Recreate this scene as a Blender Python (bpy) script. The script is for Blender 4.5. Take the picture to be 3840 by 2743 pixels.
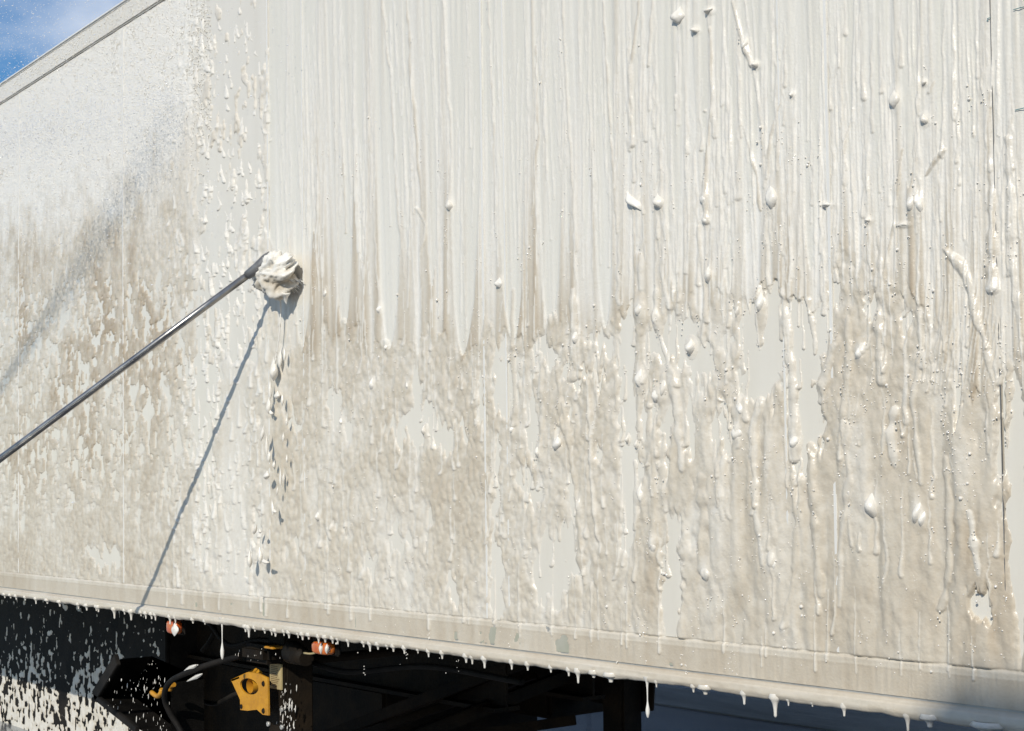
import bpy, bmesh, math, random
import numpy as np
from mathutils import Vector, Matrix

for _o in list(bpy.data.objects):
    bpy.data.objects.remove(_o)
scene = bpy.context.scene
COL = scene.collection
random.seed(7)
RNG = np.random.default_rng(11)

# ------------------------------------------------------------------ camera
CAM_YAW, CAM_PITCH, CAM_ROLL = math.radians(38.494), math.radians(2.232), math.radians(-0.746)
CAM_F, CAM_CX, CAM_CY = 5400.0, 1920.0, 1644.2      # focal length and principal point, in 3840 px units
CAM_P = np.array([0.0, -2.676, 1.6455])
_F = np.array([-math.cos(CAM_YAW) * math.cos(CAM_PITCH), math.sin(CAM_YAW) * math.cos(CAM_PITCH), math.sin(CAM_PITCH)])
_R = np.cross(_F, [0, 0, 1]); _R /= np.linalg.norm(_R)
_U = np.cross(_R, _F)
_R, _U = math.cos(CAM_ROLL) * _R + math.sin(CAM_ROLL) * _U, -math.sin(CAM_ROLL) * _R + math.cos(CAM_ROLL) * _U
cam_data = bpy.data.cameras.new('camera')
cam_data.sensor_width = 36.0
cam_data.lens = CAM_F / 3840.0 * 36.0
cam_data.shift_y = (CAM_CY - 1371.5) / 3840.0
cam_data.clip_start = 0.05
cam_data.clip_end = 3000.0
cam = bpy.data.objects.new('camera', cam_data)
_m = Matrix(((_R[0], _U[0], -_F[0], CAM_P[0]), (_R[1], _U[1], -_F[1], CAM_P[1]), (_R[2], _U[2], -_F[2], CAM_P[2]), (0, 0, 0, 1)))
cam.matrix_world = _m
COL.objects.link(cam)
scene.camera = cam
scene.render.resolution_x, scene.render.resolution_y = 1024, 731

# ------------------------------------------------------------------ light
SUN = Vector((-0.60, 1.0, -0.75)).normalized()        # direction the light travels
SUN_EL = math.asin(-SUN.z)
SUN_AZ = math.atan2(-SUN.x, -SUN.y)
world = bpy.data.worlds.new('World')
scene.world = world
world.use_nodes = True
wn, wl = world.node_tree.nodes, world.node_tree.links
wn.clear()
w_out = wn.new('ShaderNodeOutputWorld')
w_bg = wn.new('ShaderNodeBackground')
w_sky = wn.new('ShaderNodeTexSky')
w_sky.sky_type = 'NISHITA'
w_sky.sun_disc = False
w_sky.sun_elevation = SUN_EL
w_sky.sun_rotation = SUN_AZ
w_sky.altitude = 600
w_sky.air_density = 1.0
w_sky.dust_density = 0.4
w_sky.ozone_density = 2.0
w_tc = wn.new('ShaderNodeTexCoord')
w_map = wn.new('ShaderNodeMapping')
w_map.inputs['Scale'].default_value = (2.2, 2.2, 4.5)
w_no = wn.new('ShaderNodeTexNoise')
w_no.inputs['Scale'].default_value = 1.5
w_no.inputs['Detail'].default_value = 6
w_no.inputs['Roughness'].default_value = 0.55
w_ramp = wn.new('ShaderNodeValToRGB')
w_ramp.color_ramp.elements[0].position = 0.46
w_ramp.color_ramp.elements[1].position = 0.72
w_mix = wn.new('ShaderNodeMixRGB')
w_mix.inputs['Color2'].default_value = (9.0, 9.5, 10.4, 1)
wl.new(w_tc.outputs['Generated'], w_map.inputs['Vector'])
wl.new(w_map.outputs[0], w_no.inputs['Vector'])
wl.new(w_no.outputs['Fac'], w_ramp.inputs[0])
wl.new(w_ramp.outputs[0], w_mix.inputs['Fac'])
w_hs = wn.new('ShaderNodeHueSaturation')
w_hs.inputs['Saturation'].default_value = 1.35
w_hs.inputs['Value'].default_value = 1.2
wl.new(w_sky.outputs[0], w_hs.inputs['Color'])
wl.new(w_hs.outputs[0], w_mix.inputs['Color1'])
wl.new(w_mix.outputs[0], w_bg.inputs['Color'])
w_bg.inputs['Strength'].default_value = 0.118
wl.new(w_bg.outputs[0], w_out.inputs['Surface'])

sun_data = bpy.data.lights.new('sun', 'SUN')
sun_data.energy = 4.4
sun_data.angle = math.radians(0.53)
sun_data.color = (1.0, 0.945, 0.84)
sun = bpy.data.objects.new('sun', sun_data)
sun.rotation_euler = SUN.to_track_quat('-Z', 'Y').to_euler()
sun.location = (6, -10, 12)
COL.objects.link(sun)

vs = scene.view_settings
vs.view_transform = 'Standard'
vs.look = 'None'
vs.exposure = -0.32
vs.gamma = 1.0
vs.use_curve_mapping = False

# ------------------------------------------------------------------ helpers
D = 3840.0 / 2273.0       # survey units below: picture widths of 2273


def at(x, y, Y=0.0):
    """World point on the vertical plane y = Y seen at (x, y), in 3840 px units."""
    d = _F + _R * (x - CAM_CX) / CAM_F - _U * (y - CAM_CY) / CAM_F
    t = (Y - CAM_P[1]) / d[1]
    return Vector(CAM_P + d * t)


def project(X, Y, Z):
    qx, qy, qz = X - CAM_P[0], Y - CAM_P[1], Z - CAM_P[2]
    w = qx * _F[0] + qy * _F[1] + qz * _F[2]
    return ((CAM_CX + CAM_F * (qx * _R[0] + qy * _R[1] + qz * _R[2]) / w) / D,
            (CAM_CY - CAM_F * (qx * _U[0] + qy * _U[1] + qz * _U[2]) / w) / D)


def S(a, b, x):
    t = np.clip((x - a) / (b - a), 0, 1)
    return t * t * (3 - 2 * t)


_TAB = RNG.random((16, 256, 256)).astype(np.float32) * 2 - 1


def vn(x, y, seed=0):
    xf, yf = np.floor(x), np.floor(y)
    fx, fy = (x - xf).astype(np.float32), (y - yf).astype(np.float32)
    xi, yi = xf.astype(np.int32), yf.astype(np.int32)
    fx = fx * fx * (3 - 2 * fx)
    fy = fy * fy * (3 - 2 * fy)
    t = _TAB[seed % 16]
    x0, x1, y0, y1 = xi & 255, (xi + 1) & 255, yi & 255, (yi + 1) & 255
    a = t[x0, y0] * (1 - fx) + t[x1, y0] * fx
    b = t[x0, y1] * (1 - fx) + t[x1, y1] * fx
    return a * (1 - fy) + b * fy


def fbm(x, y, seed=0, o=4, r=0.5):
    s, a, n = 0, 1.0, 0
    for i in range(o):
        # turned a little at every octave so the lattice does not show
        c, sn = math.cos(0.6 * i), math.sin(0.6 * i)
        s = s + a * vn((x * c - y * sn) * 2.03 ** i + 17.3 * i, (x * sn + y * c) * 2.03 ** i + 5.1 * i, seed + i)
        n += a
        a *= r
    return s / n


def cells(x, y, seed=0):
    """Rounded scales: one dome per jittered cell."""
    xf, yf = np.floor(x).astype(np.int32), np.floor(y).astype(np.int32)
    best = np.full(x.shape, 9.0, np.float32)
    for i in (-1, 0, 1):
        for j in (-1, 0, 1):
            a, b_ = (xf + i) & 255, (yf + j) & 255
            dx = xf + i + 0.5 + 0.48 * _TAB[seed % 16][a, b_] - x
            dy = yf + j + 0.5 + 0.48 * _TAB[(seed + 5) % 16][a, b_] - y
            best = np.minimum(best, dx * dx + dy * dy)
    return 1 - best


def mat(name, color, rough=0.5, metal=0.0, spec=0.5, var=0.0, vscale=8.0, stretch=(1, 1, 1), bump=0.0, bscale=40.0, color2=None, coat=0.0):
    m = bpy.data.materials.new(name)
    m.use_nodes = True
    nt = m.node_tree
    b = nt.nodes['Principled BSDF']
    b.inputs['Roughness'].default_value = rough
    b.inputs['Metallic'].default_value = metal
    b.inputs['Specular IOR Level'].default_value = spec
    b.inputs['Coat Weight'].default_value = coat
    tc = nt.nodes.new('ShaderNodeTexCoord')
    mp = nt.nodes.new('ShaderNodeMapping')
    mp.inputs['Scale'].default_value = stretch
    nt.links.new(tc.outputs['Object'], mp.inputs['Vector'])
    no = nt.nodes.new('ShaderNodeTexNoise')
    no.inputs['Scale'].default_value = vscale
    no.inputs['Detail'].default_value = 6
    no.inputs['Roughness'].default_value = 0.6
    nt.links.new(mp.outputs[0], no.inputs['Vector'])
    rp = nt.nodes.new('ShaderNodeValToRGB')
    c2 = color2 or tuple(c * (1 - var) for c in color)
    rp.color_ramp.elements[0].position = 0.38
    rp.color_ramp.elements[1].position = 0.66
    rp.color_ramp.elements[0].color = (*color, 1)
    rp.color_ramp.elements[1].color = (*c2, 1)
    nt.links.new(no.outputs['Fac'], rp.inputs[0])
    nt.links.new(rp.outputs[0], b.inputs['Base Color'])
    if bump:
        n2 = nt.nodes.new('ShaderNodeTexNoise')
        n2.inputs['Scale'].default_value = bscale
        n2.inputs['Detail'].default_value = 4
        nt.links.new(mp.outputs[0], n2.inputs['Vector'])
        bp = nt.nodes.new('ShaderNodeBump')
        bp.inputs['Strength'].default_value = bump
        bp.inputs['Distance'].default_value = 0.01
        nt.links.new(n2.outputs['Fac'], bp.inputs['Height'])
        nt.links.new(bp.outputs[0], b.inputs['Normal'])
    return m


def foam_mat(name):
    """Soap foam: the attribute 'soil' (red) holds how much washed-off dirt it carries, green how thin it is wiped."""
    m = bpy.data.materials.new(name)
    m.use_nodes = True
    nt = m.node_tree
    b = nt.nodes['Principled BSDF']
    at_ = nt.nodes.new('ShaderNodeAttribute')
    at_.attribute_name = 'soil'
    sp = nt.nodes.new('ShaderNodeSeparateColor')
    nt.links.new(at_.outputs['Color'], sp.inputs[0])
    tc = nt.nodes.new('ShaderNodeTexCoord')
    no = nt.nodes.new('ShaderNodeTexNoise')
    no.inputs['Scale'].default_value = 55
    no.inputs['Detail'].default_value = 5
    nt.links.new(tc.outputs['Object'], no.inputs['Vector'])
    md = nt.nodes.new('ShaderNodeMath')
    md.operation = 'MULTIPLY_ADD'
    nt.links.new(no.outputs['Fac'], md.inputs[0])
    md.inputs[1].default_value = 0.22
    md.inputs[2].default_value = -0.11
    ad = nt.nodes.new('ShaderNodeMath')
    ad.operation = 'ADD'
    ad.use_clamp = True
    nt.links.new(sp.outputs[0], ad.inputs[0])
    nt.links.new(md.outputs[0], ad.inputs[1])
    rp = nt.nodes.new('ShaderNodeValToRGB')
    e = rp.color_ramp.elements
    e[0].position = 0.0
    e[0].color = (0.83, 0.80, 0.735, 1)
    e[1].position = 1.0
    e[1].color = (0.36, 0.265, 0.160, 1)
    k = e.new(0.42)
    k.color = (0.605, 0.543, 0.442, 1)
    nt.links.new(ad.outputs[0], rp.inputs[0])
    mx = nt.nodes.new('ShaderNodeMixRGB')
    mx.inputs['Color2'].default_value = (0.715, 0.686, 0.602, 1)
    nt.links.new(sp.outputs[1], mx.inputs['Fac'])
    nt.links.new(rp.outputs[0], mx.inputs['Color1'])
    nt.links.new(mx.outputs[0], b.inputs['Base Color'])
    b.inputs['Roughness'].default_value = 0.28
    b.inputs['Specular IOR Level'].default_value = 0.5
    n2 = nt.nodes.new('ShaderNodeTexNoise')
    n2.inputs['Scale'].default_value = 170
    n2.inputs['Detail'].default_value = 4
    nt.links.new(tc.outputs['Object'], n2.inputs['Vector'])
    bs = nt.nodes.new('ShaderNodeMath')
    bs.operation = 'MULTIPLY_ADD'
    bs.use_clamp = True
    nt.links.new(sp.outputs[2], bs.inputs[0])
    bs.inputs[1].default_value = 0.5
    bs.inputs[2].default_value = 0.16
    bp = nt.nodes.new('ShaderNodeBump')
    nt.links.new(bs.outputs[0], bp.inputs['Strength'])
    bp.inputs['Distance'].default_value = 0.006
    nt.links.new(n2.outputs['Fac'], bp.inputs['Height'])
    nt.links.new(bp.outputs[0], b.inputs['Normal'])
    return m


M = {}
M['paint'] = mat('trailer_paint', (0.745, 0.708, 0.628), 0.28, spec=0.5, vscale=3.0, stretch=(3, 1, 0.5), color2=(0.705, 0.665, 0.580), coat=0.15)
M['joint'] = mat('joint_paint', (0.77, 0.76, 0.72), 0.3, vscale=6, var=0.06)
M['tape'] = mat('reflective_tape', (0.44, 0.43, 0.36), 0.35, vscale=5, stretch=(2, 1, 1), color2=(0.36, 0.37, 0.28))
M['rail'] = mat('rail_aluminium', (0.50, 0.49, 0.46), 0.4, metal=0.3, vscale=9, var=0.25)
M['roof'] = mat('roof_sheet', (0.6, 0.6, 0.58), 0.45, vscale=3, var=0.15)
M['black'] = mat('chassis_black', (0.011, 0.009, 0.007), 0.6, spec=0.10, vscale=7, color2=(0.026, 0.018, 0.011), bump=0.25, bscale=60)
M['plastic'] = mat('black_plastic', (0.010, 0.0095, 0.009), 0.6, spec=0.10, vscale=6, color2=(0.026, 0.023, 0.020), bump=0.15, bscale=90)
M['yellow'] = mat('yellow_steel', (0.64, 0.31, 0.022), 0.42, vscale=14, color2=(0.46, 0.21, 0.020), bump=0.12, bscale=70)
M['beige'] = mat('beige_plate', (0.52, 0.42, 0.22), 0.5, vscale=20, var=0.2)
M['ink'] = mat('plate_print', (0.20, 0.14, 0.07), 0.6, vscale=30, var=0.2)
M['amber'] = mat('amber_lens', (0.55, 0.085, 0.008), 0.12, spec=0.7, vscale=20, color2=(0.70, 0.20, 0.015), coat=0.6)
M['steel'] = mat('pole_steel', (0.40, 0.385, 0.36), 0.30, metal=0.9, vscale=14, color2=(0.20, 0.20, 0.21), bump=0.05, bscale=50)
M['rubber'] = mat('socket_grey', (0.24, 0.24, 0.24), 0.4, metal=0.3, vscale=20, var=0.4)
M['asphalt'] = mat('wet_concrete', (0.20, 0.21, 0.225), 0.12, spec=0.9, vscale=1.2, color2=(0.13, 0.14, 0.155), bump=0.12, bscale=30)
M['slate'] = mat('slate_render', (0.36, 0.385, 0.42), 0.6, vscale=1.6, stretch=(0.4, 1, 5), color2=(0.22, 0.24, 0.265), bump=0.2, bscale=12)
M['shade_block'] = mat('shade_block_cladding', (0.36, 0.37, 0.38), 0.5, vscale=2, var=0.2)
M['shade_block_dark'] = mat('shade_block_gate', (0.10, 0.12, 0.15), 0.5, vscale=2, var=0.2)
M['drop'] = mat('water_drop', (0.90, 0.91, 0.93), 0.12, spec=0.8, vscale=30, var=0.03)
M['bubble'] = mat('bubble_skin', (0.84, 0.80, 0.73), 0.08, spec=0.9, vscale=60, var=0.1, coat=0.5)
M['teal'] = mat('teal_ink', (0.10, 0.26, 0.28), 0.5, vscale=30, var=0.3)
M['foam'] = foam_mat('soap_foam')


def tag(o, label=None, cat=None, group=None, kind=None):
    if label: o['label'] = label
    if cat: o['category'] = cat
    if group: o['group'] = group
    if kind: o['kind'] = kind
    return o


def empty(name, loc=(0, 0, 0)):
    o = bpy.data.objects.new(name, None)
    o.empty_display_size = 0.1
    o.location = loc
    COL.objects.link(o)
    return o


def link(name, me, m, parent=None, loc=None):
    o = bpy.data.objects.new(name, me)
    if m is not None and not me.materials:
        me.materials.append(m)
    COL.objects.link(o)
    if parent is not None:
        o.parent = parent
        if parent.type == 'EMPTY':
            o.matrix_parent_inverse = Matrix.Translation(parent.location).inverted()
    if loc is not None:
        o.location = loc
    return o


def np_mesh(name, V, Q, soil=None, smooth=True):
    me = bpy.data.meshes.new(name)
    V = np.ascontiguousarray(V, dtype=np.float32)
    Q = np.ascontiguousarray(Q, dtype=np.int32)
    n, k = Q.shape
    me.vertices.add(len(V))
    me.vertices.foreach_set('co', V.ravel())
    me.loops.add(n * k)
    me.loops.foreach_set('vertex_index', Q.ravel())
    me.polygons.add(n)
    me.polygons.foreach_set('loop_start', np.arange(0, n * k, k, dtype=np.int32))
    me.polygons.foreach_set('use_smooth', np.full(n, smooth))
    me.update(calc_edges=True)
    if soil is not None:
        a = me.color_attributes.new('soil', 'FLOAT_COLOR', 'POINT')
        c = np.ones((len(V), 4), np.float32)
        c[:, :soil.shape[1]] = soil
        if soil.shape[1] < 3: c[:, 2] = 0
        a.data.foreach_set('color', c.ravel())
    return me


def grid_quads(nr, nc, wrap=False):
    i = np.arange(nr * nc, dtype=np.int32).reshape(nr, nc)
    if wrap:
        j = np.roll(i, -1, 1)
        a, b, c, d = i[:-1], j[:-1], j[1:], i[1:]
    else:
        a, b, c, d = i[:-1, :-1], i[:-1, 1:], i[1:, 1:], i[1:, :-1]
    return np.stack([a.ravel(), b.ravel(), c.ravel(), d.ravel()], 1)


def bm_mesh(name, bm, smooth=False):
    bmesh.ops.recalc_face_normals(bm, faces=bm.faces[:])
    me = bpy.data.meshes.new(name)
    bm.to_mesh(me)
    bm.free()
    if smooth:
        me.polygons.foreach_set('use_smooth', np.full(len(me.polygons), True))
    return me


def box_bm(x0, x1, y0, y1, z0, z1, bevel=0.0, bm=None):
    own = bm is None
    if own: bm = bmesh.new()
    r = bmesh.ops.create_cube(bm, size=1.0)
    for v in r['verts']:
        v.co = Vector((x0 + (v.co.x + .5) * (x1 - x0), y0 + (v.co.y + .5) * (y1 - y0), z0 + (v.co.z + .5) * (z1 - z0)))
    if bevel:
        es = [e for e in bm.edges if e.verts[0] in r['verts'] and e.verts[1] in r['verts']]
        bmesh.ops.bevel(bm, geom=es, offset=bevel, segments=2, affect='EDGES')
    return bm


def box(name, x0, x1, y0, y1, z0, z1, m, parent=None, bevel=0.0):
    return link(name, bm_mesh(name, box_bm(x0, x1, y0, y1, z0, z1, bevel)), m, parent)


def bar(name, a, b, w, t, m, parent=None, bevel=0.003):
    """Rectangular bar from a to b, w across in the vertical plane, t thick."""
    a, b = Vector(a), Vector(b)
    L = (b - a).length
    bm = box_bm(0, L, -t / 2, t / 2, -w / 2, w / 2, bevel)
    xa = (b - a).normalized()
    ya = Vector((0, 1, 0))
    if abs(xa.y) > 0.95: ya = Vector((1, 0, 0))
    za = xa.cross(ya).normalized()
    ya = za.cross(xa)
    R = Matrix((xa, ya, za)).transposed().to_4x4()
    bm.transform(Matrix.Translation(a) @ R)
    return link(name, bm_mesh(name, bm), m, parent)


def tube(name, pts, rad, m, parent=None, n=14, cap=True, wob=0.0):
    """Round tube along pts; rad is one radius or one per point."""
    pts = [Vector(p) for p in pts]
    if not hasattr(rad, '__len__'): rad = [rad] * len(pts)
    V = []
    up = Vector((0.13, 0.21, 0.97)).normalized()
    for i, p in enumerate(pts):
        d = (pts[min(i + 1, len(pts) - 1)] - pts[max(i - 1, 0)]).normalized()
        s = d.cross(up)
        if s.length < 0.2: s = d.cross(Vector((1, 0, 0)))
        s.normalize()
        t = s.cross(d)
        for k in range(n):
            a = 2 * math.pi * k / n
            r = rad[i] * (1 + wob * random.uniform(-1, 1))
            V.append(p + s * math.cos(a) * r + t * math.sin(a) * r)
    Q = grid_quads(len(pts), n, wrap=True).tolist()
    if cap:
        Q.append(list(range(n))[::-1])
        Q.append(list(range(len(V) - n, len(V))))
    me = bpy.data.meshes.new(name)
    me.from_pydata([tuple(v) for v in V], [], Q)
    me.polygons.foreach_set('use_smooth', np.array([len(q) == 4 for q in Q]))
    return link(name, me, m, parent)


def bezier(pts, n=8):
    """Catmull-Rom through pts."""
    P = [Vector(p) for p in pts]
    P = [P[0] * 2 - P[1]] + P + [P[-1] * 2 - P[-2]]
    out = []
    for i in range(1, len(P) - 2):
        for k in range(n):
            t = k / n
            a, b, c, d = P[i - 1], P[i], P[i + 1], P[i + 2]
            out.append(0.5 * (2 * b + (c - a) * t + (2 * a - 5 * b + 4 * c - d) * t * t + (3 * b - a - 3 * c + d) * t ** 3))
    out.append(P[-2])
    return out


def poly_plate(name, outline, Y, thick, m, parent=None, holes=(), bevel=0.002):
    """Plate with outline [(x, z)] at plane Y, hole list [(cx, cz, r)], thick towards +y."""
    bm = bmesh.new()
    vs_ = [bm.verts.new((x, Y, z)) for x, z in outline]
    es = [bm.edges.new((vs_[i], vs_[(i + 1) % len(vs_)])) for i in range(len(vs_))]
    for cx, cz, rx, rz in holes:
        hv = [bm.verts.new((cx + rx * math.cos(a), Y, cz + rz * math.sin(a))) for a in [2 * math.pi * k / 24 for k in range(24)]]
        es += [bm.edges.new((hv[i], hv[(i + 1) % 24])) for i in range(24)]
    bmesh.ops.triangle_fill(bm, use_beauty=True, edges=es)
    fs = bm.faces[:]
    r = bmesh.ops.extrude_face_region(bm, geom=fs)
    bmesh.ops.translate(bm, verts=[v for v in r['geom'] if isinstance(v, bmesh.types.BMVert)], vec=(0, thick, 0))
    return link(name, bm_mesh(name, bm), m, parent)


# ------------------------------------------------------------------ ground and far surroundings
bm = bmesh.new()
bmesh.ops.create_grid(bm, x_segments=60, y_segments=60, size=900)
tag(link('ground', bm_mesh('ground', bm), M['asphalt']), kind='structure')

yard = empty('yard_wall', (-6.0, 5.4, 0))
tag(yard, 'long low slate grey wall standing on the wet yard beyond the trailer', 'wall')
for k in range(9):
    x0 = -34 + k * 5.0
    box('wall_section', x0 + 0.01, x0 + 4.99, 5.25, 5.55, 0.02, 0.62, M['slate'], yard, 0.015)
box('coping', -34, 11, 5.2, 5.6, 0.622, 0.70, M['slate'], yard, 0.01)
box('plinth', -34, 11, 5.18, 5.62, 0.0, 0.16, M['slate'], yard, 0.01)

# unseen block added behind the camera; its roof edge shades the front corner's foot
HD = 8.6
HZ = 1.128 + 0.75 * HD + 0.115
AX = -1.84 + 0.6 * HD
shade_block = empty('added_shade_block', (AX + 4.5, -HD - 3.5, 0))
tag(shade_block, 'tall grey clad block with a dark gate, unseen, added to shade the wall corner', 'shade caster')
box('wall', AX, AX + 9.0, -HD - 7.0, -HD, 0.0, HZ - 0.25, M['shade_block'], shade_block, 0.02)
box('roof', AX - 0.03, AX + 9.03, -HD - 7.03, -HD + 0.02, HZ - 0.248, HZ, M['shade_block_dark'], shade_block, 0.02)
box('gate', AX + 2.0, AX + 6.0, -HD + 0.003, -HD + 0.06, 0.02, 4.4, M['shade_block_dark'], shade_block, 0.01)

# ------------------------------------------------------------------ the trailer
ZB, ZG, ZT, ZTR, ZR = 1.15, 1.1808, 1.2656, 3.806, 3.90
XL, XR = -12.6, 0.95
WID = 2.5
trailer = empty('semi_trailer', (-5.5, 1.25, 0))
tag(trailer, 'off white box semi trailer lathered with soap foam, black chassis and landing gear below', 'trailer')

SEAMS = [-11.57, -10.22, -8.87, -7.52, -6.18, -4.835, -3.491, -2.156]
edges = [XL] + SEAMS + [at(3755, 1400).x, XR]
for k in range(len(edges) - 1):
    box('wall_panel', edges[k] + 0.0015, edges[k + 1] - 0.0015, 0.0, 0.03, ZT + 0.002, ZTR - 0.002, M['paint'], trailer, 0.001)
for x in SEAMS:
    box('joint_strip', x - 0.005, x + 0.004, -0.0052, -0.0002, ZT + 0.004, ZTR - 0.004, M['joint'], trailer, 0.0012)
for px_ in (1137, 1893, 2931):
    x = at(px_, 700).x
    box('joint_strip', x - 0.0035, x + 0.0035, -0.0040, -0.0002, ZT + 0.004, ZTR - 0.004, M['joint'], trailer, 0.001)
gk = at(3752, 1400).x
box('joint_gap', gk - 0.0008, gk + 0.0008, -0.0040, -0.0002, ZT + 0.004, ZTR - 0.004, M['rubber'], trailer)
box('top_rail', XL, XR, -0.012, 0.05, ZTR, ZR, M['paint'], trailer, 0.006)
box('roof_edge', XL, XR, -0.016, 0.06, ZR + 0.001, ZR + 0.018, M['joint'], trailer, 0.006)
box('roof_skin', XL, XR, 0.061, WID - 0.001, ZR - 0.04, ZR + 0.01, M['roof'], trailer)
box('lower_rail', XL, XR, -0.004, 0.04, ZG - 0.004, ZT, M['rail'], trailer, 0.002)
tape_edges = np.arange(XL + 0.02, XR, 1.36)
for k, x in enumerate(tape_edges):
    box('reflective_strip', x, min(x + 1.345, XR), -0.0055, -0.0042, ZG + 0.014, ZT - 0.020, M['tape'], trailer)
box('bottom_lip', XL, XR, -0.010, 0.045, ZB, ZG - 0.0045, M['rail'], trailer, 0.006)
box('inner_wall', XL, XR, 0.032, 0.045, ZG + 0.001, ZR - 0.05, M['roof'], trailer)
box('far_wall', XL, XR, WID, WID + 0.04, ZB, ZR, M['paint'], trailer)
box('front_wall', XL - 0.05, XL - 0.001, -0.004, WID + 0.04, ZB, ZR, M['paint'], trailer)
box('rear_wall', XR + 0.001, XR + 0.06, -0.004, WID + 0.04, ZB, ZR, M['paint'], trailer)
box('floor_board', XL, XR, 0.048, WID - 0.002, ZB + 0.03, ZB + 0.07, M['black'], trailer)
for k in range(14):
    x = XL + 0.3 + k * 0.56
    bm = box_bm(x - 0.035, x + 0.035, 1.12, WID - 0.02, ZB + 0.012, ZB + 0.028)
    box_bm(x - 0.004, x + 0.004, 1.12, WID - 0.02, ZB - 0.05, ZB + 0.011, bm=bm)
    box_bm(x - 0.035, x + 0.035, 1.12, WID - 0.02, ZB - 0.062, ZB - 0.051, bm=bm)
    link('cross_member', bm_mesh('cross_member', bm), M['black'], trailer)
for y in (1.27, 1.78):
    bm = box_bm(XL + 0.2, -5.02, y - 0.07, y + 0.07, ZB - 0.085, ZB - 0.066)
    box_bm(XL + 0.2, -5.02, y - 0.006, y + 0.006, ZB - 0.44, ZB - 0.086, bm=bm)
    box_bm(XL + 0.2, -5.02, y - 0.07, y + 0.07, ZB - 0.46, ZB - 0.441, bm=bm)
    link('main_beam', bm_mesh('main_beam', bm), M['black'], trailer)
box('pallet_box', -11.8, -6.05, 1.30, 2.3, 0.20, ZB - 0.47, M['black'], trailer, 0.02)
box('tool_tray', -6.0, -5.55, 1.95, 2.35, 0.52, ZB - 0.08, M['black'], trailer, 0.02)

# landing legs
LX = -5.16
for y in (0.20, 2.02):
    leg = box('landing_leg', LX - 0.075, LX + 0.075, y, y + 0.13, 0.34, ZB + 0.0, M['black'], trailer, 0.01)
    box('inner_leg', LX - 0.055, LX + 0.055, y + 0.02, y + 0.11, 0.06, 0.338, M['rail'], leg, 0.006)
    box('foot', LX - 0.15, LX + 0.15, y - 0.03, y + 0.16, 0.0, 0.058, M['black'], leg, 0.012)
# gusset plate on the far leg
g = [(-4.98, 1.10), (-5.03, 0.60), (-5.12, 0.585), (-5.9, 0.62), (-5.9, 1.10)]
poly_plate('gusset_plate', g, 2.16, 0.012, M['black'], trailer)
bar('cross_brace', (LX + 0.02, 0.31, 0.50), (LX + 0.02, 2.02, 0.86), 0.06, 0.04, M['black'], trailer)
bar('diagonal_brace', at(1150, 2790, 1.0), at(2080, 2440, 1.35), 0.055, 0.05, M['black'], trailer)
bar('diagonal_brace', at(1230, 2800, 0.95), at(2010, 2530, 1.6), 0.035, 0.04, M['black'], trailer)
bar('diagonal_brace', at(1650, 2775, 1.5), at(2160, 2700, 2.0), 0.05, 0.04, M['black'], trailer)
tube('air_line', bezier([at(760, 2440, .5), at(790, 2400, .5), at(800, 2350, .5), at(700, 2300, .55)]), 0.012, M['black'], trailer)
tube('crank_shaft', [(LX, 0.27, 0.98), (LX, 2.05, 0.98)], 0.02, M['black'], trailer)
gb = box('gear_box', LX - 0.12, LX + 0.09, 0.10, 0.197, 0.985, 1.06, M['black'], trailer, 0.02)
tube('shaft_cap', [at(1095, 2445, .10), at(1150, 2470, .09)], [0.045, 0.03], M['black'], gb, 16)
# crank handle, folded
ch = [at(900, 2462, .12), at(860, 2472, .10), at(800, 2488, .07), at(740, 2508, .04), at(680, 2533, .02), at(645, 2552, .02), at(624, 2578, .02),
      at(617, 2606, .03), at(622, 2640, .05), at(640, 2680, .07), at(662, 2715, .09), at(690, 2765, .11)]
tube('crank_handle', bezier(ch, 5), 0.0125, M['plastic'], trailer, 14)
# crank bracket
for pts in ([at(568, 2597, .06), at(590, 2612, .06), at(603, 2600, .05), at(608, 2585, .05)], [at(636, 2590, .06), at(640, 2575, .06), at(652, 2568, .06)]):
    tube('crank_clip', bezier(pts, 4), 0.011, M['yellow'], trailer, 8)

for k, (p0, p1, p2, p3) in enumerate((((780, 2330), (860, 2420), (980, 2400), (1180, 2440)), ((1130, 2470), (1300, 2520), (1600, 2500), (1960, 2560)), ((700, 2600), (800, 2640), (900, 2600), (980, 2640)))):
    tube('hose', bezier([at(*p0, .34), at(*p1, .36), at(*p2, .38), at(*p3, .42)], 8), 0.011, M['plastic'], trailer, 8)
for k in range(6):
    q = at(985 + 18 * (k % 2) * 6, 2500 + 40 * (k // 2), 0.20)
    tube('bolt', [(LX - 0.055 + 0.11 * (k % 2), 0.188, 0.80 - 0.07 * (k // 2)), (LX - 0.055 + 0.11 * (k % 2), 0.199, 0.80 - 0.07 * (k // 2))], 0.010, M['rail'], trailer, 6)

# yellow towing bracket with its hole and bolt holes
YB = 0.13


def pl(x, y, Y=YB):
    p = at(x, y, Y)
    return (p.x, p.z)


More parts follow.
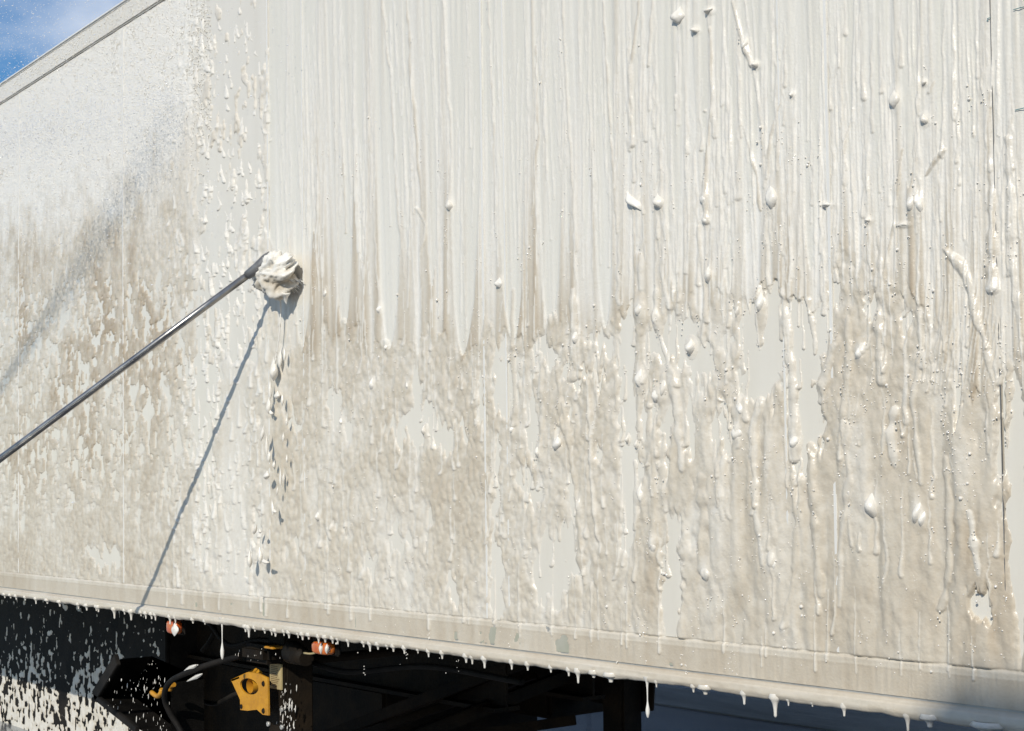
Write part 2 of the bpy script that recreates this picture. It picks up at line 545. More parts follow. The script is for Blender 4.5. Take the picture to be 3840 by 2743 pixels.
outl = [pl(866, 2550), pl(896, 2538), pl(933, 2521), pl(970, 2527), pl(1003, 2543), pl(1006, 2684), pl(985, 2681), pl(963, 2662), pl(928, 2666), pl(901, 2663), pl(900, 2625)]
h1 = pl(934, 2575)
he = pl(969, 2575)
hz_ = pl(934, 2545)
rx, rz = he[0] - h1[0], hz_[1] - h1[1]
holes = [(h1[0], h1[1], rx, rz)]
for q in ((988, 2565), (988, 2667)):
    c = pl(*q)
    holes.append((c[0], c[1], 0.011, 0.012))
yb = poly_plate('yellow_bracket', outl, YB, 0.008, M['yellow'], trailer, holes)
a, b = outl[0], outl[1]
bmq = bmesh.new()
c0 = [Vector((a[0], YB, a[1])), Vector((b[0], YB, b[1])), Vector((b[0] + .03, YB + .09, b[1] + .015)), Vector((a[0] + .05, YB + .09, a[1] + .045))]
vs1 = [bmq.verts.new(c) for c in c0]
vs2 = [bmq.verts.new(c + Vector((0.004, 0, -0.007))) for c in c0]
for f in ((0, 1, 2, 3), (7, 6, 5, 4), (0, 4, 5, 1), (1, 5, 6, 2), (2, 6, 7, 3), (3, 7, 4, 0)):
    bmq.faces.new([(vs1 + vs2)[i] for i in f])
link('flange', bm_mesh('flange', bmq), M['yellow'], yb)
tube('sleeve', [(h1[0] - .01, YB + 0.009, h1[1]), (h1[0] - .01, YB + 0.10, h1[1])], rz * 0.93, M['yellow'], yb, 20, cap=False)
for q in ((988, 2565), (988, 2667), (906, 2650)):
    c = pl(*q)
    tube('bolt', [(c[0], YB - 0.004, c[1]), (c[0], YB + 0.03, c[1])], 0.0095, M['black'], yb, 8)
# beige maker's plate with its print
pa, pb = at(1008, 2485, 0.185), at(1052, 2590, 0.185)
bp_ = box('type_plate', pa.x, pb.x, 0.188, 0.197, pb.z, pa.z, M['beige'], trailer, 0.002)
nl = 12
for k in range(nl):
    z = pa.z - 0.012 - (pa.z - pb.z - 0.024) * k / (nl - 1)
    box('print_line', pa.x + 0.012, pa.x + 0.012 + (pb.x - pa.x - 0.024) * random.uniform(0.55, 1.0), 0.1872, 0.1879, z - 0.0015, z + 0.0015, M['ink'], bp_)
# second yellow bracket under the floor
box('lamp_bracket', at(1005, 2420, .1).x, at(1040, 2430, .1).x, 0.08, 0.14, at(1020, 2432, .1).z, at(1020, 2424, .1).z, M['yellow'], trailer, 0.002)
tube('cable', bezier([at(1140, 2450, .06), at(1170, 2452, .05), at(1205, 2440, .05)], 5), 0.004, M['beige'], trailer, 6)

# black side panel under the floor on the left
PY = 1.06
pan_x1 = at(622, 2500, PY).x
pan_z0 = at(0, 2712, PY).z
sp_ = box('side_panel', -11.5, pan_x1, PY, PY + 0.025, pan_z0, ZB + 0.005, M['plastic'], trailer, 0.006)
box('panel_return', pan_x1 - 0.025, pan_x1 - 0.001, PY + 0.026, PY + 0.6, pan_z0, ZB - 0.07, M['plastic'], trailer, 0.004)
bk = at(297, 2287, PY - .01)
box('panel_clip', bk.x - 0.028, bk.x + 0.028, PY - 0.012, PY - 0.001, bk.z - 0.012, bk.z + 0.012, M['rail'], sp_, 0.003)
c2 = at(150, 2258, .02)
# wheel chock carrier: open black tray hung at an angle
CY0, CY1 = 0.10, 0.26
co = [at(451, 2472, CY0), at(366, 2611, CY0), at(526, 2738, CY0), at(640, 2800, CY0), at(640, 2560, CY0)]
bmq = bmesh.new()
fr = [bmq.verts.new((p.x, CY0, p.z)) for p in co]
bk_ = [bmq.verts.new((p.x, CY1, p.z)) for p in co]
for i in range(5):
    j = (i + 1) % 5
    if i == 4: continue
    bmq.faces.new((fr[i], fr[j], bk_[j], bk_[i]))
bmq.faces.new(bk_)
bmesh.ops.solidify(bmq, geom=bmq.faces[:], thickness=0.010)
tray = link('chock_tray', bm_mesh('chock_tray', bmq), M['plastic'], trailer)
bar('tray_lip', (co[1].x, CY0 - 0.012, co[1].z), (co[2].x, CY0 - 0.012, co[2].z), 0.03, 0.02, M['plastic'], tray)
bar('tray_lip', (co[0].x, CY0 - 0.012, co[0].z), (co[1].x, CY0 - 0.012, co[1].z), 0.06, 0.02, M['plastic'], tray)

# amber side lamps


def lamp(x, y, w, h, Y=0.03):
    c = at(x, y, Y)
    e = at(x + w / 2, y, Y).x - c.x
    t = c.z - at(x, y + h / 2, Y).z
    L = box('marker_lamp', c.x - e * 1.12, c.x + e * 1.12, Y + 0.012, Y + 0.03, c.z - t * 1.15, c.z + t * 1.15, M['plastic'], trailer, 0.006)
    bm = bmesh.new()
    bmesh.ops.create_uvsphere(bm, u_segments=24, v_segments=12, radius=1.0)
    for v in bm.verts:
        sx, sy, sz = (math.copysign(abs(q) ** 0.55, q) for q in v.co)
        v.co = Vector((c.x + sx * e, Y - 0.002 + sy * 0.020, c.z + sz * t))
    link('lens', bm_mesh('lens', bm, True), M['amber'], L)
    box('stem', c.x - e * .5, c.x + e * .5, Y + 0.014, Y + 0.028, c.z + t * 1.15, ZB + 0.03, M['black'], L)
    return c, e, t


LAMPS = [lamp(655, 2352, 40, 52), lamp(1214, 2430, 70, 50)]

# ------------------------------------------------------------------ foam on the side wall
# columns and rows of the sheet: finest where the wall is nearest
NC = 1290
cols = np.linspace(-300, 2480, NC)
Xc = np.array([at(c * D, 812 * D).x for c in cols])
zz = [1.187]
while zz[-1] < ZTR - 0.004:
    zz.append(zz[-1] + 0.0023 * max(1.0, (zz[-1] - CAM_P[2]) / 1.06))
Zr = np.array(zz)
X, Z = np.meshgrid(Xc, Zr)
X = X.astype(np.float64)
px, py = project(X, 0.0, Z)
NR = len(Zr)


def lut(x, pts):
    return np.interp(x, [p[0] for p in pts], [p[1] for p in pts])


# slow noises used all over
nA = fbm(X / 0.11, Z / 0.17, 1, 4)
nB = fbm(X / 0.045, Z / 0.085, 5, 4)
nC = fbm(X / 0.30, Z / 0.45, 9, 4)
drip1 = vn(px / 9.0, py / 160.0, 3) + 0.6 * vn(px / 4.2, py / 90.0, 4)     # ragged, hanging outlines
lump = fbm(X / 0.034, Z / 0.046, 2, 3, 0.55)
wx2, wz2 = X + 0.020 * nB, Z + 0.024 * nA
lump = 0.55 * lump + 0.55 * (cells(wx2 / 0.036, wz2 / 0.060, 4) - 0.62) + 0.25 * fbm(X / 0.012, Z / 0.020, 7, 2)
fine = 0.6 * (cells(wx2 / 0.022, wz2 / 0.040, 9) - 0.62) + 0.6 * fbm(X / 0.014, Z / 0.026, 11, 2)

# --- where foam lies (m > 0)
wx = px + 10 * nB + 4 * vn(px / 7, py / 14, 6)
wy = py + 30 * drip1 + 16 * nB
left = S(520, 385, px + 70 * nB + 60 * nA)
mid = S(370, 490, px + 70 * nB + 60 * nA) * S(606, 596, px)
spray = S(-190, 210, 500 - 0.42 * px - py + 150 * nB + 60 * nA) * S(500, 400, px + 0.12 * py + 60 * nB)
beta = np.full_like(px, 0.46)
beta -= left * (0.12 * S(560, 700, py) * S(1090, 980, py) * S(20, 110, px + 40 * nA) + 0.10 * S(1090, 1180, py))
beta += left * 0.05 * S(200, 560, py)
beta = beta * (1 - spray) + spray * 0.62
midb = lut(py, [(-400, -0.50), (200, -0.34), (420, -0.16), (640, 0.06), (900, 0.14), (1200, 0.25), (1500, 0.45)])
beta = beta * (1 - mid) + mid * (midb + 0.45 * S(14, 0, np.abs(px - 592)) + 0.5 * S(30, 12, np.abs(px - 520)) * S(720, 860, py))
ELL = [(1735, 725, 88, 78, 1.5), (1690, 835, 48, 62, 1.2), (1790, 905, 34, 110, 1.4), (1395, 790, 17, 150, 1.2), (1398, 1010, 20, 210, 1.0),
       (1490, 1290, 20, 130, 1.2), (955, 955, 80, 26, 1.15), (900, 930, 24, 40, .9), (1300, 838, 62, 17, 1.0), (1208, 770, 34, 24, 1.0), (1325, 745, 32, 26, 1.0),
       (1500, 755, 46, 44, 1.1), (1565, 820, 26, 38, .9), (1165, 1080, 24, 44, 1.0), (1232, 1255, 48, 62, 1.15), (1104, 1180, 11, 260, 1.0),
       (1118, 870, 20, 100, 1.1), (1180, 960, 14, 70, .9), (1250, 930, 26, 30, .8), (745, 890, 18, 34, .9), (655, 925, 24, 22, .9), (1010, 1305, 18, 34, .9), (925, 850, 12, 34, .8), (1070, 900, 10, 60, .9),
       (740, 1190, 28, 20, .8), (650, 1190, 22, 18, .6), (230, 1245, 46, 16, 1.0), (455, 900, 20, 130, .8),
       (2178, 1335, 16, 34, 1.6), (2225, 940, 14, 200, .7), (2262, 1120, 22, 260, 1.0), (2130, 850, 14, 70, .7), (1940, 690, 22, 26, .9), (1855, 650, 12, 60, .9), (2010, 700, 14, 34, .8), (1960, 560, 34, 16, .7),
       (1420, 880, 26, 60, .7), (1480, 1010, 12, 90, .8), (1330, 990, 14, 60, .7), (1530, 960, 12, 60, .6), (1600, 960, 18, 40, .8), (1270, 1090, 16, 50, .6), (1780, 1005, 28, 30, .8), (1660, 770, 40, 30, .6),
       (1615, 900, 20, 22, .6), (820, 1250, 22, 26, .5), (880, 1200, 18, 30, .5), (960, 1180, 16, 40, .5)]
bare = np.zeros_like(px)
for cx, cy, rx_, ry_, st in ELL:
    w = (np.abs(cols - cx) < rx_ * 2.6 + 40)
    c0, c1 = np.argmax(w), NC - np.argmax(w[::-1])
    d2 = ((wx[:, c0:c1] - cx) / rx_) ** 2 + ((wy[:, c0:c1] - cy) / ry_) ** 2
    bare[:, c0:c1] = np.maximum(bare[:, c0:c1], st * np.exp(-d2 * 0.85))
scal = np.where(px < 600, 1.0, S(1900, 1250, px) * 0.55 + 0.35)
m = beta + scal * (0.62 * nA + 0.50 * nB) - 1.35 * bare * (0.85 + 0.70 * fbm(X / 0.028, Z / 0.05, 14, 3))
# slender bare flecks and hanging beads on the left
fl = fbm(X / 0.034, Z / 0.052, 12, 3)
m -= left * (1 - spray) * 0.95 * S(0.02, 0.50, fl + 0.25 * nA) * S(520, 680, py + 60 * nA) * S(1180, 1080, py)
m += mid * 0.55 * (S(0.10, 0.5, fbm(X / 0.026, Z / 0.06, 13, 2)) - 0.25)
m -= spray * 0.35 * S(0.1, 0.6, vn(X / 0.012, Z / 0.012, 7))

# --- brushed part
yf = lut(px, [(560, 690), (620, 730), (680, 770), (760, 738), (870, 768), (950, 745), (1030, 782), (1090, 750), (1145, 752), (1225, 728), (1290, 742), (1345, 724), (1400, 700),
              (1450, 690), (1500, 660), (1560, 690), (1610, 650), (1650, 662), (1700, 645), (1760, 690), (1800, 700), (1840, 640), (1870, 570), (1920, 600), (1990, 640), (2040, 690), (2090, 720), (2150, 860), (2200, 900), (2260, 760), (2500, 760)])
yfe = yf + 20 * drip1 + 16 * vn(px / 22, py / 400, 8) + 55 * np.clip(vn(px / 15, py / 900, 13), 0, 1) ** 2 - 30 * np.clip(vn(px / 19, py / 900, 15), 0, 1)
dB = (yfe - py)
B = S(-14, 16, dB + 8 * nB) * S(597.5, 598.5, px)
TON = [(620, 60, 560), (672, 23, 782), (700, 10, 520), (765, 24, 738), (806, 12, 600), (866, 27, 776), (905, 12, 560), (960, 14, 640), (1030, 31, 790), (1085, 10, 560), (1142, 29, 768), (1222, 27, 738), (1262, 10, 560),
       (1345, 22, 730), (1300, 10, 540), (1405, 12, 420), (1500, 20, 650), (1460, 9, 460), (1620, 18, 660), (1560, 11, 470), (1660, 20, 520), (1720, 12, 380), (1800, 18, 600), (1880, 14, 420), (1950, 12, 520), (2020, 20, 420), (2090, 12, 330), (2160, 14, 420)]
ton = np.zeros_like(px)
sl = (py - 400) * 0.012
for cx, hw, ye in TON:
    w = np.abs(cols - cx) < hw * 2.6 + 30
    c0, c1 = np.argmax(w), NC - np.argmax(w[::-1])
    P, Q_ = px[:, c0:c1], py[:, c0:c1]
    t = np.clip((ye - Q_) / 620.0, 0, 1)
    half = hw * (0.55 * np.sqrt(np.clip(t * 5, 0, 1)) + 0.45 * np.sqrt(t) + 0.5 * t)
    c = cx + (Q_ - ye) * 0.018 * math.sin(cx * 0.37)
    ins = S(1.0, 0.72, np.abs(P - c) / np.maximum(half, 1e-3)) * (t > 0)
    ton[:, c0:c1] = np.maximum(ton[:, c0:c1], ins)
pb = px - 0.010 * (py - 400) * np.sin(px / 60.0)
uu = np.maximum(px + 1420, 500) / 2900.0
pb1, pb2 = px - 0.030 * (py - 300), px + 0.012 * (py - 300) * np.sin(px / 47.0)
st1 = 0.8 * vn(pb1 / 6.4, py / 800.0, 4) + 0.8 * vn(pb2 / 6.8, py / 700.0, 14) + 0.4 * vn(pb1 / 4.2, py / 500.0, 15)
st2 = vn(pb / (15.0), py / 700.0, 10)
st3 = vn(pb / (27.0), py / 420.0, 11)
grow = S(150, 730, py + 60 * st3)                   # ridges gather towards the end of a stroke
ridge = np.clip((1 - ton) * (0.25 + 0.75 * grow), 0, 1)
rightB = S(1350, 1750, px)
rim = 4 * ton * (1 - ton) * S(150, 600, py)
hB = 0.0009 + 0.00140 * st1 * (1 - 0.35 * ton) + 0.0012 * rim + 0.0010 * st2 * (1 - 0.8 * ton) + ridge * (0.0022 + 0.0022 * st3 + 0.0012 * st2) \
    + (1 - ton) * 0.0030 * S(120, 0, dB) * (0.7 + 0.6 * vn(px / 13, py / 90, 2)) + rightB * (0.0026 * fbm(X / 0.035, Z / 0.26, 3, 3) + 0.0008 * fbm(X / 0.012, Z / 0.06, 9, 2))
hB = np.maximum(hB, 0.0002) * S(-4, 9, dB)
hole = (bare > 0.75) & (px > 1380)
hB = np.where(hole, -0.001, hB)

# --- loose sheet
smo = S(1250, 1620, px) * S(760, 1050, py)          # smoother and thicker to the right
fold = fbm(X / 0.055, Z / 0.30, 6, 3) * 0.7 + 0.5 * vn(X / 0.028 + 0.6 * nA, Z / 0.22, 7)
hS = 0.0022 * np.tanh(np.maximum(m, 0) / 0.10) + S(0, 0.35, m) * ((1 - smo) * (0.0046 * (0.34 + lump) + 0.0046 * fine) * (0.35 + 0.65 * S(420, 700, px)) + smo * (0.0042 + 0.0100 * fold + 0.0034 * lump + 0.0012 * fine))
hS = hS * (1 - 0.8 * spray) + spray * S(0, .2, m) * 0.0014 * (0.6 + fbm(X / 0.045, Z / 0.03, 1, 2))
hS += left * (1 - spray) * S(0, .2, m) * 0.0042 * fine
hS += mid * S(0, .25, m) * 0.0022
smid = S(34, 20, np.abs(px - 522)) * S(740, 900, py)
hS = hS * (1 - 0.75 * smid) + smid * (0.0010 + 0.0008 * vn(px / 6, py / 300, 9))
hS = np.where(m > 0, np.maximum(hS, 0.0003), -0.0025 * np.minimum(1, -m / 0.05) - 0.0003)
H = np.where(px > 598, np.maximum(np.where(dB < 14, hS, -1), np.where(dB > -4, hB, -1)), hS)
H = np.where(hole & (m < 0), hS, H)
# along the reflective strip the foam has mostly run off
band = S(ZT + 0.004, ZT - 0.004, Z)
nband = 0.75 + 0.9 * fbm(X / 0.05, Z / 0.045, 12, 3) + 0.3 * vn(X / 0.014, Z / 0.10, 13) + 0.4 * nB - 0.55 * np.exp(-((px - 1090) / 60) ** 2) - 0.5 * np.exp(-((px - 1260) / 50) ** 2) - 0.7 * np.exp(-((px - 1480) / 30) ** 2) + 1.0 * S(1.192, 1.188, Z) + 0.5 * S(1600, 1900, px)
Hband = np.where(nband > 0, 0.0056 + 0.0008 * np.tanh(nband * 3) + 0.0007 * vn(px / 7, py / 60, 2) + 0.0004 * vn(px / 3, py / 40, 4), 0.003)
H = np.where(band > 0.5, Hband, H)
H += band * 0.0004 * np.exp(-((Z - (ZT - 0.018)) / 0.0028) ** 2)
H -= 0.0040 * np.exp(-((Z - ZT) / 0.0022) ** 2)

# --- soil carried by the foam
soil = 0.37 + 0.16 * nA + 0.10 * nC
soil += left * (1 - spray) * (0.06 + 0.25 * S(0.0, 0.6, nC + 0.7 * nA) * S(330, 560, py) * S(1150, 950, py) * S(470, 300, px + 60 * nA)) + 0.10 * S(0, 0.6, fbm(X / 0.02, Z / 0.12, 8, 3)) * left
soil -= spray * 0.70
soil -= mid * 0.12
soil += 0.16 * smo * S(0.0, 0.6, -fold) + 0.12 * smo * S(1900, 2150, px) * S(1050, 1200, py)
soil -= 0.10 * smo * S(0.1, 0.7, fold)
soilB = 0.12 + ridge * (0.14 + 0.13 * grow + 0.07 * st3 + 0.08 * st2) + 0.12 * (1 - ton) * S(90, 0, dB) * S(-0.3, 0.6, vn(px / 30, py / 300, 3)) - 0.05 * rightB + 0.15 * st1 + 0.09 * st2
soil = soil * (1 - B) + soilB * B
soil = np.where(band > 0.5, 0.52 + 0.12 * nC + 0.10 * vn(X / 0.03, Z / 0.5, 5) - 0.12 * S(ZT - 0.020, ZT - 0.016, Z), soil)
for cx, cy, rx_, ry_, st in ((2155, 1180, 34, 90, .30), (2246, 1180, 16, 120, .38), (2180, 1390, 30, 60, .15), (1450, 1330, 20, 70, .16), (1640, 1330, 16, 60, .18), (1900, 1330, 60, 120, .10), (150, 580, 150, 70, .12), (60, 950, 110, 80, .20), (330, 690, 120, 60, .12),
                            (690, 745, 22, 40, .22), (780, 770, 16, 60, .18), (1000, 770, 60, 34, .12), (1240, 700, 40, 30, .14), (1380, 690, 18, 40, .22), (1310, 720, 30, 26, .18), (900, 1060, 200, 40, .08), (20, 1230, 40, 60, .15)):
    soil = soil + st * np.exp(-((wx - cx) / rx_) ** 2 - ((wy - cy) / ry_) ** 2) * (0.8 + 0.5 * nB)
film = B * (1 - 0.45 * np.clip(st1 + 0.4, 0, 1)) * np.clip(0.15 + 0.75 * ton * (1 - 0.5 * np.abs(st1)) + 0.40 * S(420, 100, py) - 0.7 * ridge * grow, 0, 0.95)

sg = np.abs(X - gk) < 0.0030
H = np.where(sg & (vn(Z / 0.12, Z * 0, 4) - 0.30 > 0) & (Z > 1.30), 0.001, H)

# --- runs: foam trickles with thick tips


def run(pts, hgt, soil_v=0.12, wob=2.0, seed=0):
    """pts: (x, y, half width) down the run."""
    ys = np.array([p[1] for p in pts], float)
    xs = np.array([p[0] for p in pts], float)
    ws = np.array([p[2] for p in pts], float)
    x0, x1 = xs.min() - ws.max() - 8, xs.max() + ws.max() + 8
    w = (cols > x0 - 12) & (cols < x1 + 12)
    if not w.any(): return
    c0, c1 = np.argmax(w), NC - np.argmax(w[::-1])
    mc = (c0 + c1) // 2
    r = (py[:, mc] > ys.min() - 14) & (py[:, mc] < ys.max() + 14)
    if not r.any(): return
    r0, r1 = np.argmax(r), NR - np.argmax(r[::-1])
    P, Q_ = px[r0:r1, c0:c1], py[r0:r1, c0:c1]
    c = np.interp(Q_, ys, xs) + wob * vn(Q_ / 26.0 + seed * 7.7, Q_ * 0 + seed * 3.1, seed)
    h_ = np.interp(Q_, ys, ws) * (1.05 + 0.42 * vn(Q_ / 24.0 + seed * 3.3, Q_ * 0 + seed, seed + 1))
    endy = np.minimum(Q_ - ys.min(), ys.max() - Q_)
    cap = np.clip(endy / np.maximum(h_ * 1.1, 1.5), 0, 1)
    h_ = h_ * np.sqrt(np.clip(1 - (1 - cap) ** 2, 0, 1))
    q = 1 - ((P - c) / np.maximum(h_, 0.05)) ** 2
    q = np.where(q > 0, q, 0)
    prof = (0.35 * np.sqrt(q) + 0.65 * q) * hgt * np.clip(h_ / ws.max(), 0, 1.2)
    cur = H[r0:r1, c0:c1]
    on = q > 0
    H[r0:r1, c0:c1] = np.where(on, np.maximum(cur, 0) * 0.85 + prof, cur)
    so = soil[r0:r1, c0:c1]
    f = np.clip(q * 1.3, 0, 1)
    soil[r0:r1, c0:c1] = np.where(on, so * (1 - f) + soil_v * f, so)
    fi = film[r0:r1, c0:c1]
    film[r0:r1, c0:c1] = np.where(on, fi * (1 - f), fi)


# x, y, w, h (picture units of 2273), tilt
BLOBS = [(1510, 35, 26, 36, 0.1), (1715, 437, 28, 56, 0.0), (1988, 219, 24, 44, 0.0), (2027, 448, 26, 48, 0.1), (2042, 452, 22, 42, -0.25), (1466, 447, 24, 36, -0.3), (1408, 446, 22, 46, -0.9),
         (1576, 608, 19, 42, 0.1), (1240, 983, 20, 34, 0.0), (1912, 782, 22, 40, 0.0), (1941, 1120, 36, 58, 0.0), (2040, 1135, 26, 58, 0.2), (2052, 1150, 18, 40, 0.3), (1766, 978, 22, 40, 0.1),
         (1720, 1246, 18, 40, -0.1), (1570, 1268, 22, 44, 0.0), (1282, 748, 16, 36, 0.0), (1424, 686, 20, 40, 0.0), (1459, 706, 15, 34, 0.1), (1426, 838, 20, 48, 0.1), (1460, 876, 18, 34, 0.2),
         (1646, 904, 18, 38, -0.2), (2206, 640, 30, 34, 0.0), (1742, 1396, 12, 24, 0.0), (1112, 628, 15, 24, -0.2), (1000, 455, 14, 28, -0.2), (829, 852, 10, 26, 0.0), (846, 686, 9, 22, 0.0), (907, 855, 7, 20, 0),
         (1930, 490, 16, 14, -0.2), (1836, 456, 24, 12, -0.6), (1566, 440, 16, 30, 0.1), (1568, 488, 15, 26, -0.2), (1545, 68, 18, 16, -0.9), (1575, 25, 22, 14, 0.4), (1760, 210, 9, 14, 0),
         (2054, 185, 12, 14, 0), (2055, 265, 18, 24, -.2), (1680, 145, 17, 16, 0.1), (1656, 100, 15, 30, 0.2), (1640, 690, 10, 30, 0.1), (1395, 975, 8, 18, 0), (1416, 986, 8, 20, 0), (1640, 960, 26, 40, 0.1),
         (1535, 770, 20, 34, 0.1), (1690, 672, 20, 44, 0), (760, 935, 6, 16, 0), (710, 1145, 10, 24, 0), (944, 955, 9, 22, 0), (860, 770, 8, 18, 0), (1198, 1002, 13, 30, 0), (1140, 952, 10, 24, 0), (1452, 1208, 15, 40, 0),
         (1290, 1120, 11, 40, .1), (2008, 500, 30, 10, 0), (725, 650, 8, 22, 0), (1425, 1095, 14, 44, 0), (1475, 860, 14, 44, .2)]
RUNS = [
    ([(1655, 0, 3), (1672, 140, 3), (1690, 260, 3), (1700, 420, 4)], .004), ([(1625, 0, 4), (1640, 60, 4), (1652, 100, 7), (1668, 150, 6)], .008),
    ([(1578, 60, 4), (1582, 200, 4), (1572, 330, 4), (1566, 440, 7), (1572, 500, 5)], .007), ([(1450, 0, 3), (1440, 150, 3)], .004),
    ([(1735, 230, 3), (1712, 300, 5), (1704, 400, 5)], .005), ([(1642, 260, 2), (1665, 330, 4), (1680, 390, 3), (1690, 470, 5)], .005),
    ([(1460, 480, 3), (1470, 600, 3), (1480, 640, 5), (1490, 690, 5)], .005), ([(1550, 500, 4), (1562, 620, 4), (1572, 720, 6)], .005),
    ([(1418, 560, 8), (1424, 700, 12), (1420, 800, 9), (1424, 850, 13), (1418, 960, 5)], .007), ([(1458, 640, 6), (1460, 720, 10), (1470, 760, 5), (1490, 830, 11), (1500, 880, 13), (1508, 960, 8), (1520, 1050, 6)], .009),
    ([(1275, 640, 7), (1278, 750, 10), (1272, 850, 11)], .007), ([(1235, 800, 4), (1245, 880, 8), (1262, 960, 8), (1275, 1040, 7), (1287, 1160, 6), (1293, 1260, 10), (1300, 1300, 6)], .009),
    ([(1305, 830, 2), (1312, 940, 5), (1318, 1080, 4), (1328, 1180, 4), (1336, 1230, 3)], .007), ([(1200, 780, 4), (1206, 900, 5), (1198, 990, 8), (1204, 1050, 5)], .006),
    ([(1140, 640, 4), (1138, 760, 6), (1144, 860, 6), (1142, 950, 9)], .006), ([(1740, 640, 4), (1748, 720, 9), (1756, 800, 10), (1762, 870, 8), (1766, 960, 10), (1764, 1030, 9)], .009),
    ([(1640, 670, 3), (1636, 720, 6), (1642, 790, 2)], .005), ([(1686, 640, 9), (1690, 700, 12), (1688, 770, 7)], .006),
    ([(1795, 660, 6), (1800, 700, 6), (1810, 760, 4), (1808, 790, 3)], .005), ([(2098, 550, 12), (2130, 580, 14), (2150, 620, 11), (2166, 690, 10), (2190, 760, 8), (2200, 820, 8), (2216, 880, 4)], .010),
    ([(2200, 200, 6), (2196, 350, 7), (2206, 480, 9), (2203, 600, 12), (2208, 655, 15)], .008), ([(2240, 300, 8), (2246, 480, 8), (2244, 560, 9), (2262, 680, 10), (2268, 760, 6)], .006),
    ([(1952, 520, 5), (1958, 620, 8), (1950, 720, 10), (1962, 860, 12)], .008), ([(1450, 1010, 4), (1456, 1100, 6), (1452, 1220, 10)], .007),
    ([(1410, 1020, 5), (1414, 1110, 8), (1410, 1180, 7)], .006), ([(1475, 960, 4), (1470, 1040, 8), (1480, 1140, 6)], .006),
    ([(1560, 1050, 10), (1564, 1160, 12), (1566, 1280, 12)], .007), ([(1610, 1010, 6), (1600, 1080, 10), (1612, 1160, 6)], .006),
    ([(1715, 1100, 6), (1722, 1180, 8), (1718, 1260, 11)], .007), ([(1760, 1050, 5), (1772, 1160, 7), (1764, 1290, 7), (1742, 1400, 10)], .006),
    ([(1690, 880, 8), (1676, 960, 9), (1682, 1120, 8), (1700, 1260, 6)], .007), ([(1855, 760, 8), (1830, 850, 14), (1826, 900, 12)], .008),
    ([(1885, 700, 8), (1888, 800, 9), (1880, 900, 8), (1866, 1050, 7)], .007), ([(1920, 760, 5), (1915, 790, 9)], .006),
    ([(1880, 930, 10), (1892, 1060, 9), (1870, 1200, 8), (1868, 1350, 7)], .007), ([(1800, 980, 10), (1806, 1060, 12), (1812, 1180, 9), (1824, 1330, 8)], .008),
    ([(1990, 900, 8), (1980, 960, 12), (1990, 1040, 8)], .007), ([(2040, 640, 5), (2046, 760, 6), (2030, 900, 6), (2050, 1080, 8)], .006),
    ([(2100, 1010, 8), (2112, 1130, 9), (2108, 1290, 8), (2090, 1360, 9)], .006), ([(2160, 1130, 9), (2170, 1200, 11), (2180, 1280, 7)], .006),
    ([(850, 0, 2.5), (870, 200, 3), (880, 420, 3), (900, 620, 2.5)], .003), ([(905, 0, 2.5), (912, 150, 4), (925, 300, 3), (938, 470, 3)], .004), ([(985, 0, 2.5), (995, 200, 3), (1005, 330, 3), (1000, 455, 3)], .0035),
    ([(1085, 0, 2), (1096, 250, 3), (1100, 500, 2)], .003), ([(1190, 100, 2), (1196, 300, 3), (1182, 480, 2)], .003), ([(1250, 0, 2.5), (1262, 250, 3), (1282, 560, 3)], .0035), ([(1340, 0, 2.5), (1350, 200, 3), (1372, 520, 3)], .0035),
    ([(1420, 0, 3), (1408, 100, 4), (1400, 150, 5), (1404, 330, 4)], .005), ([(925, 460, 4), (948, 500, 4), (935, 570, 3)], .004),
    ([(700, 200, 2), (705, 420, 2.5), (716, 620, 3)], .003), ([(760, 300, 2), (768, 520, 2.5)], .003), ([(818, 160, 2), (826, 400, 2.5), (846, 690, 3)], .003),
    ([(2075, 180, 2), (2060, 210, 6)], .004), ([(2100, 330, 6), (2075, 360, 6), (2055, 392, 3)], .006), ([(1500, 245, 4), (1530, 215, 4), (1548, 210, 3), (1566, 250, 5)], .006),
    ([(1895, 240, 2), (1875, 330, 3), (1882, 380, 2)], .004), ([(2005, 330, 3), (1985, 500, 3), (1960, 640, 4)], .004),
    ([(640, 660, 3), (645, 700, 4), (640, 780, 2)], .003),
]
for i, (pts, hg) in enumerate(RUNS):
    if pts[0][1] > pts[-1][1]: pts = pts[::-1]
    run(pts, hg * 0.85, soil_v=0.24 + 0.07 * (i % 3), seed=i)
rr = random.Random(5)
for k in range(15):
    run([(2092 + k * 10, 575 + 5 * k, 1.5), (2090 + k * 10, 700, 2.4), (2066 + k * 10, 880 - 3 * k, 1.8)], 0.0024, 0.24, 1.5, k)
for i in range(120):                 # thin trickles with a bead in the sheet below the strokes
    x = rr.uniform(650, 1400)
    y0 = rr.uniform(640, 1180)
    L = rr.uniform(30, 190)
    w = rr.uniform(1.6, 3.0)
    run([(x, y0, 1.2), (x + rr.uniform(-3, 6), y0 + L * 0.8, w * 0.8), (x + rr.uniform(-3, 6), y0 + L, w * 2.1)], 0.0044, 0.22, 1.2, i)
for i in range(80):                  # beaded runs down the whole right part
    x = rr.uniform(1370, 2268)
    y0 = rr.uniform(-80, 480)
    L = rr.uniform(140, 520)
    w = rr.uniform(2.2, 5.0)
    k = rr.uniform(-0.015, 0.05)
    run([(x, y0, 1.2), (x + k * L * 0.4, y0 + L * 0.4, w * 0.7), (x + k * L * 0.8, y0 + L * 0.8, w * 0.9), (x + k * L, y0 + L, w * 1.5)], 0.0034, 0.22, 3.5, i + 40)
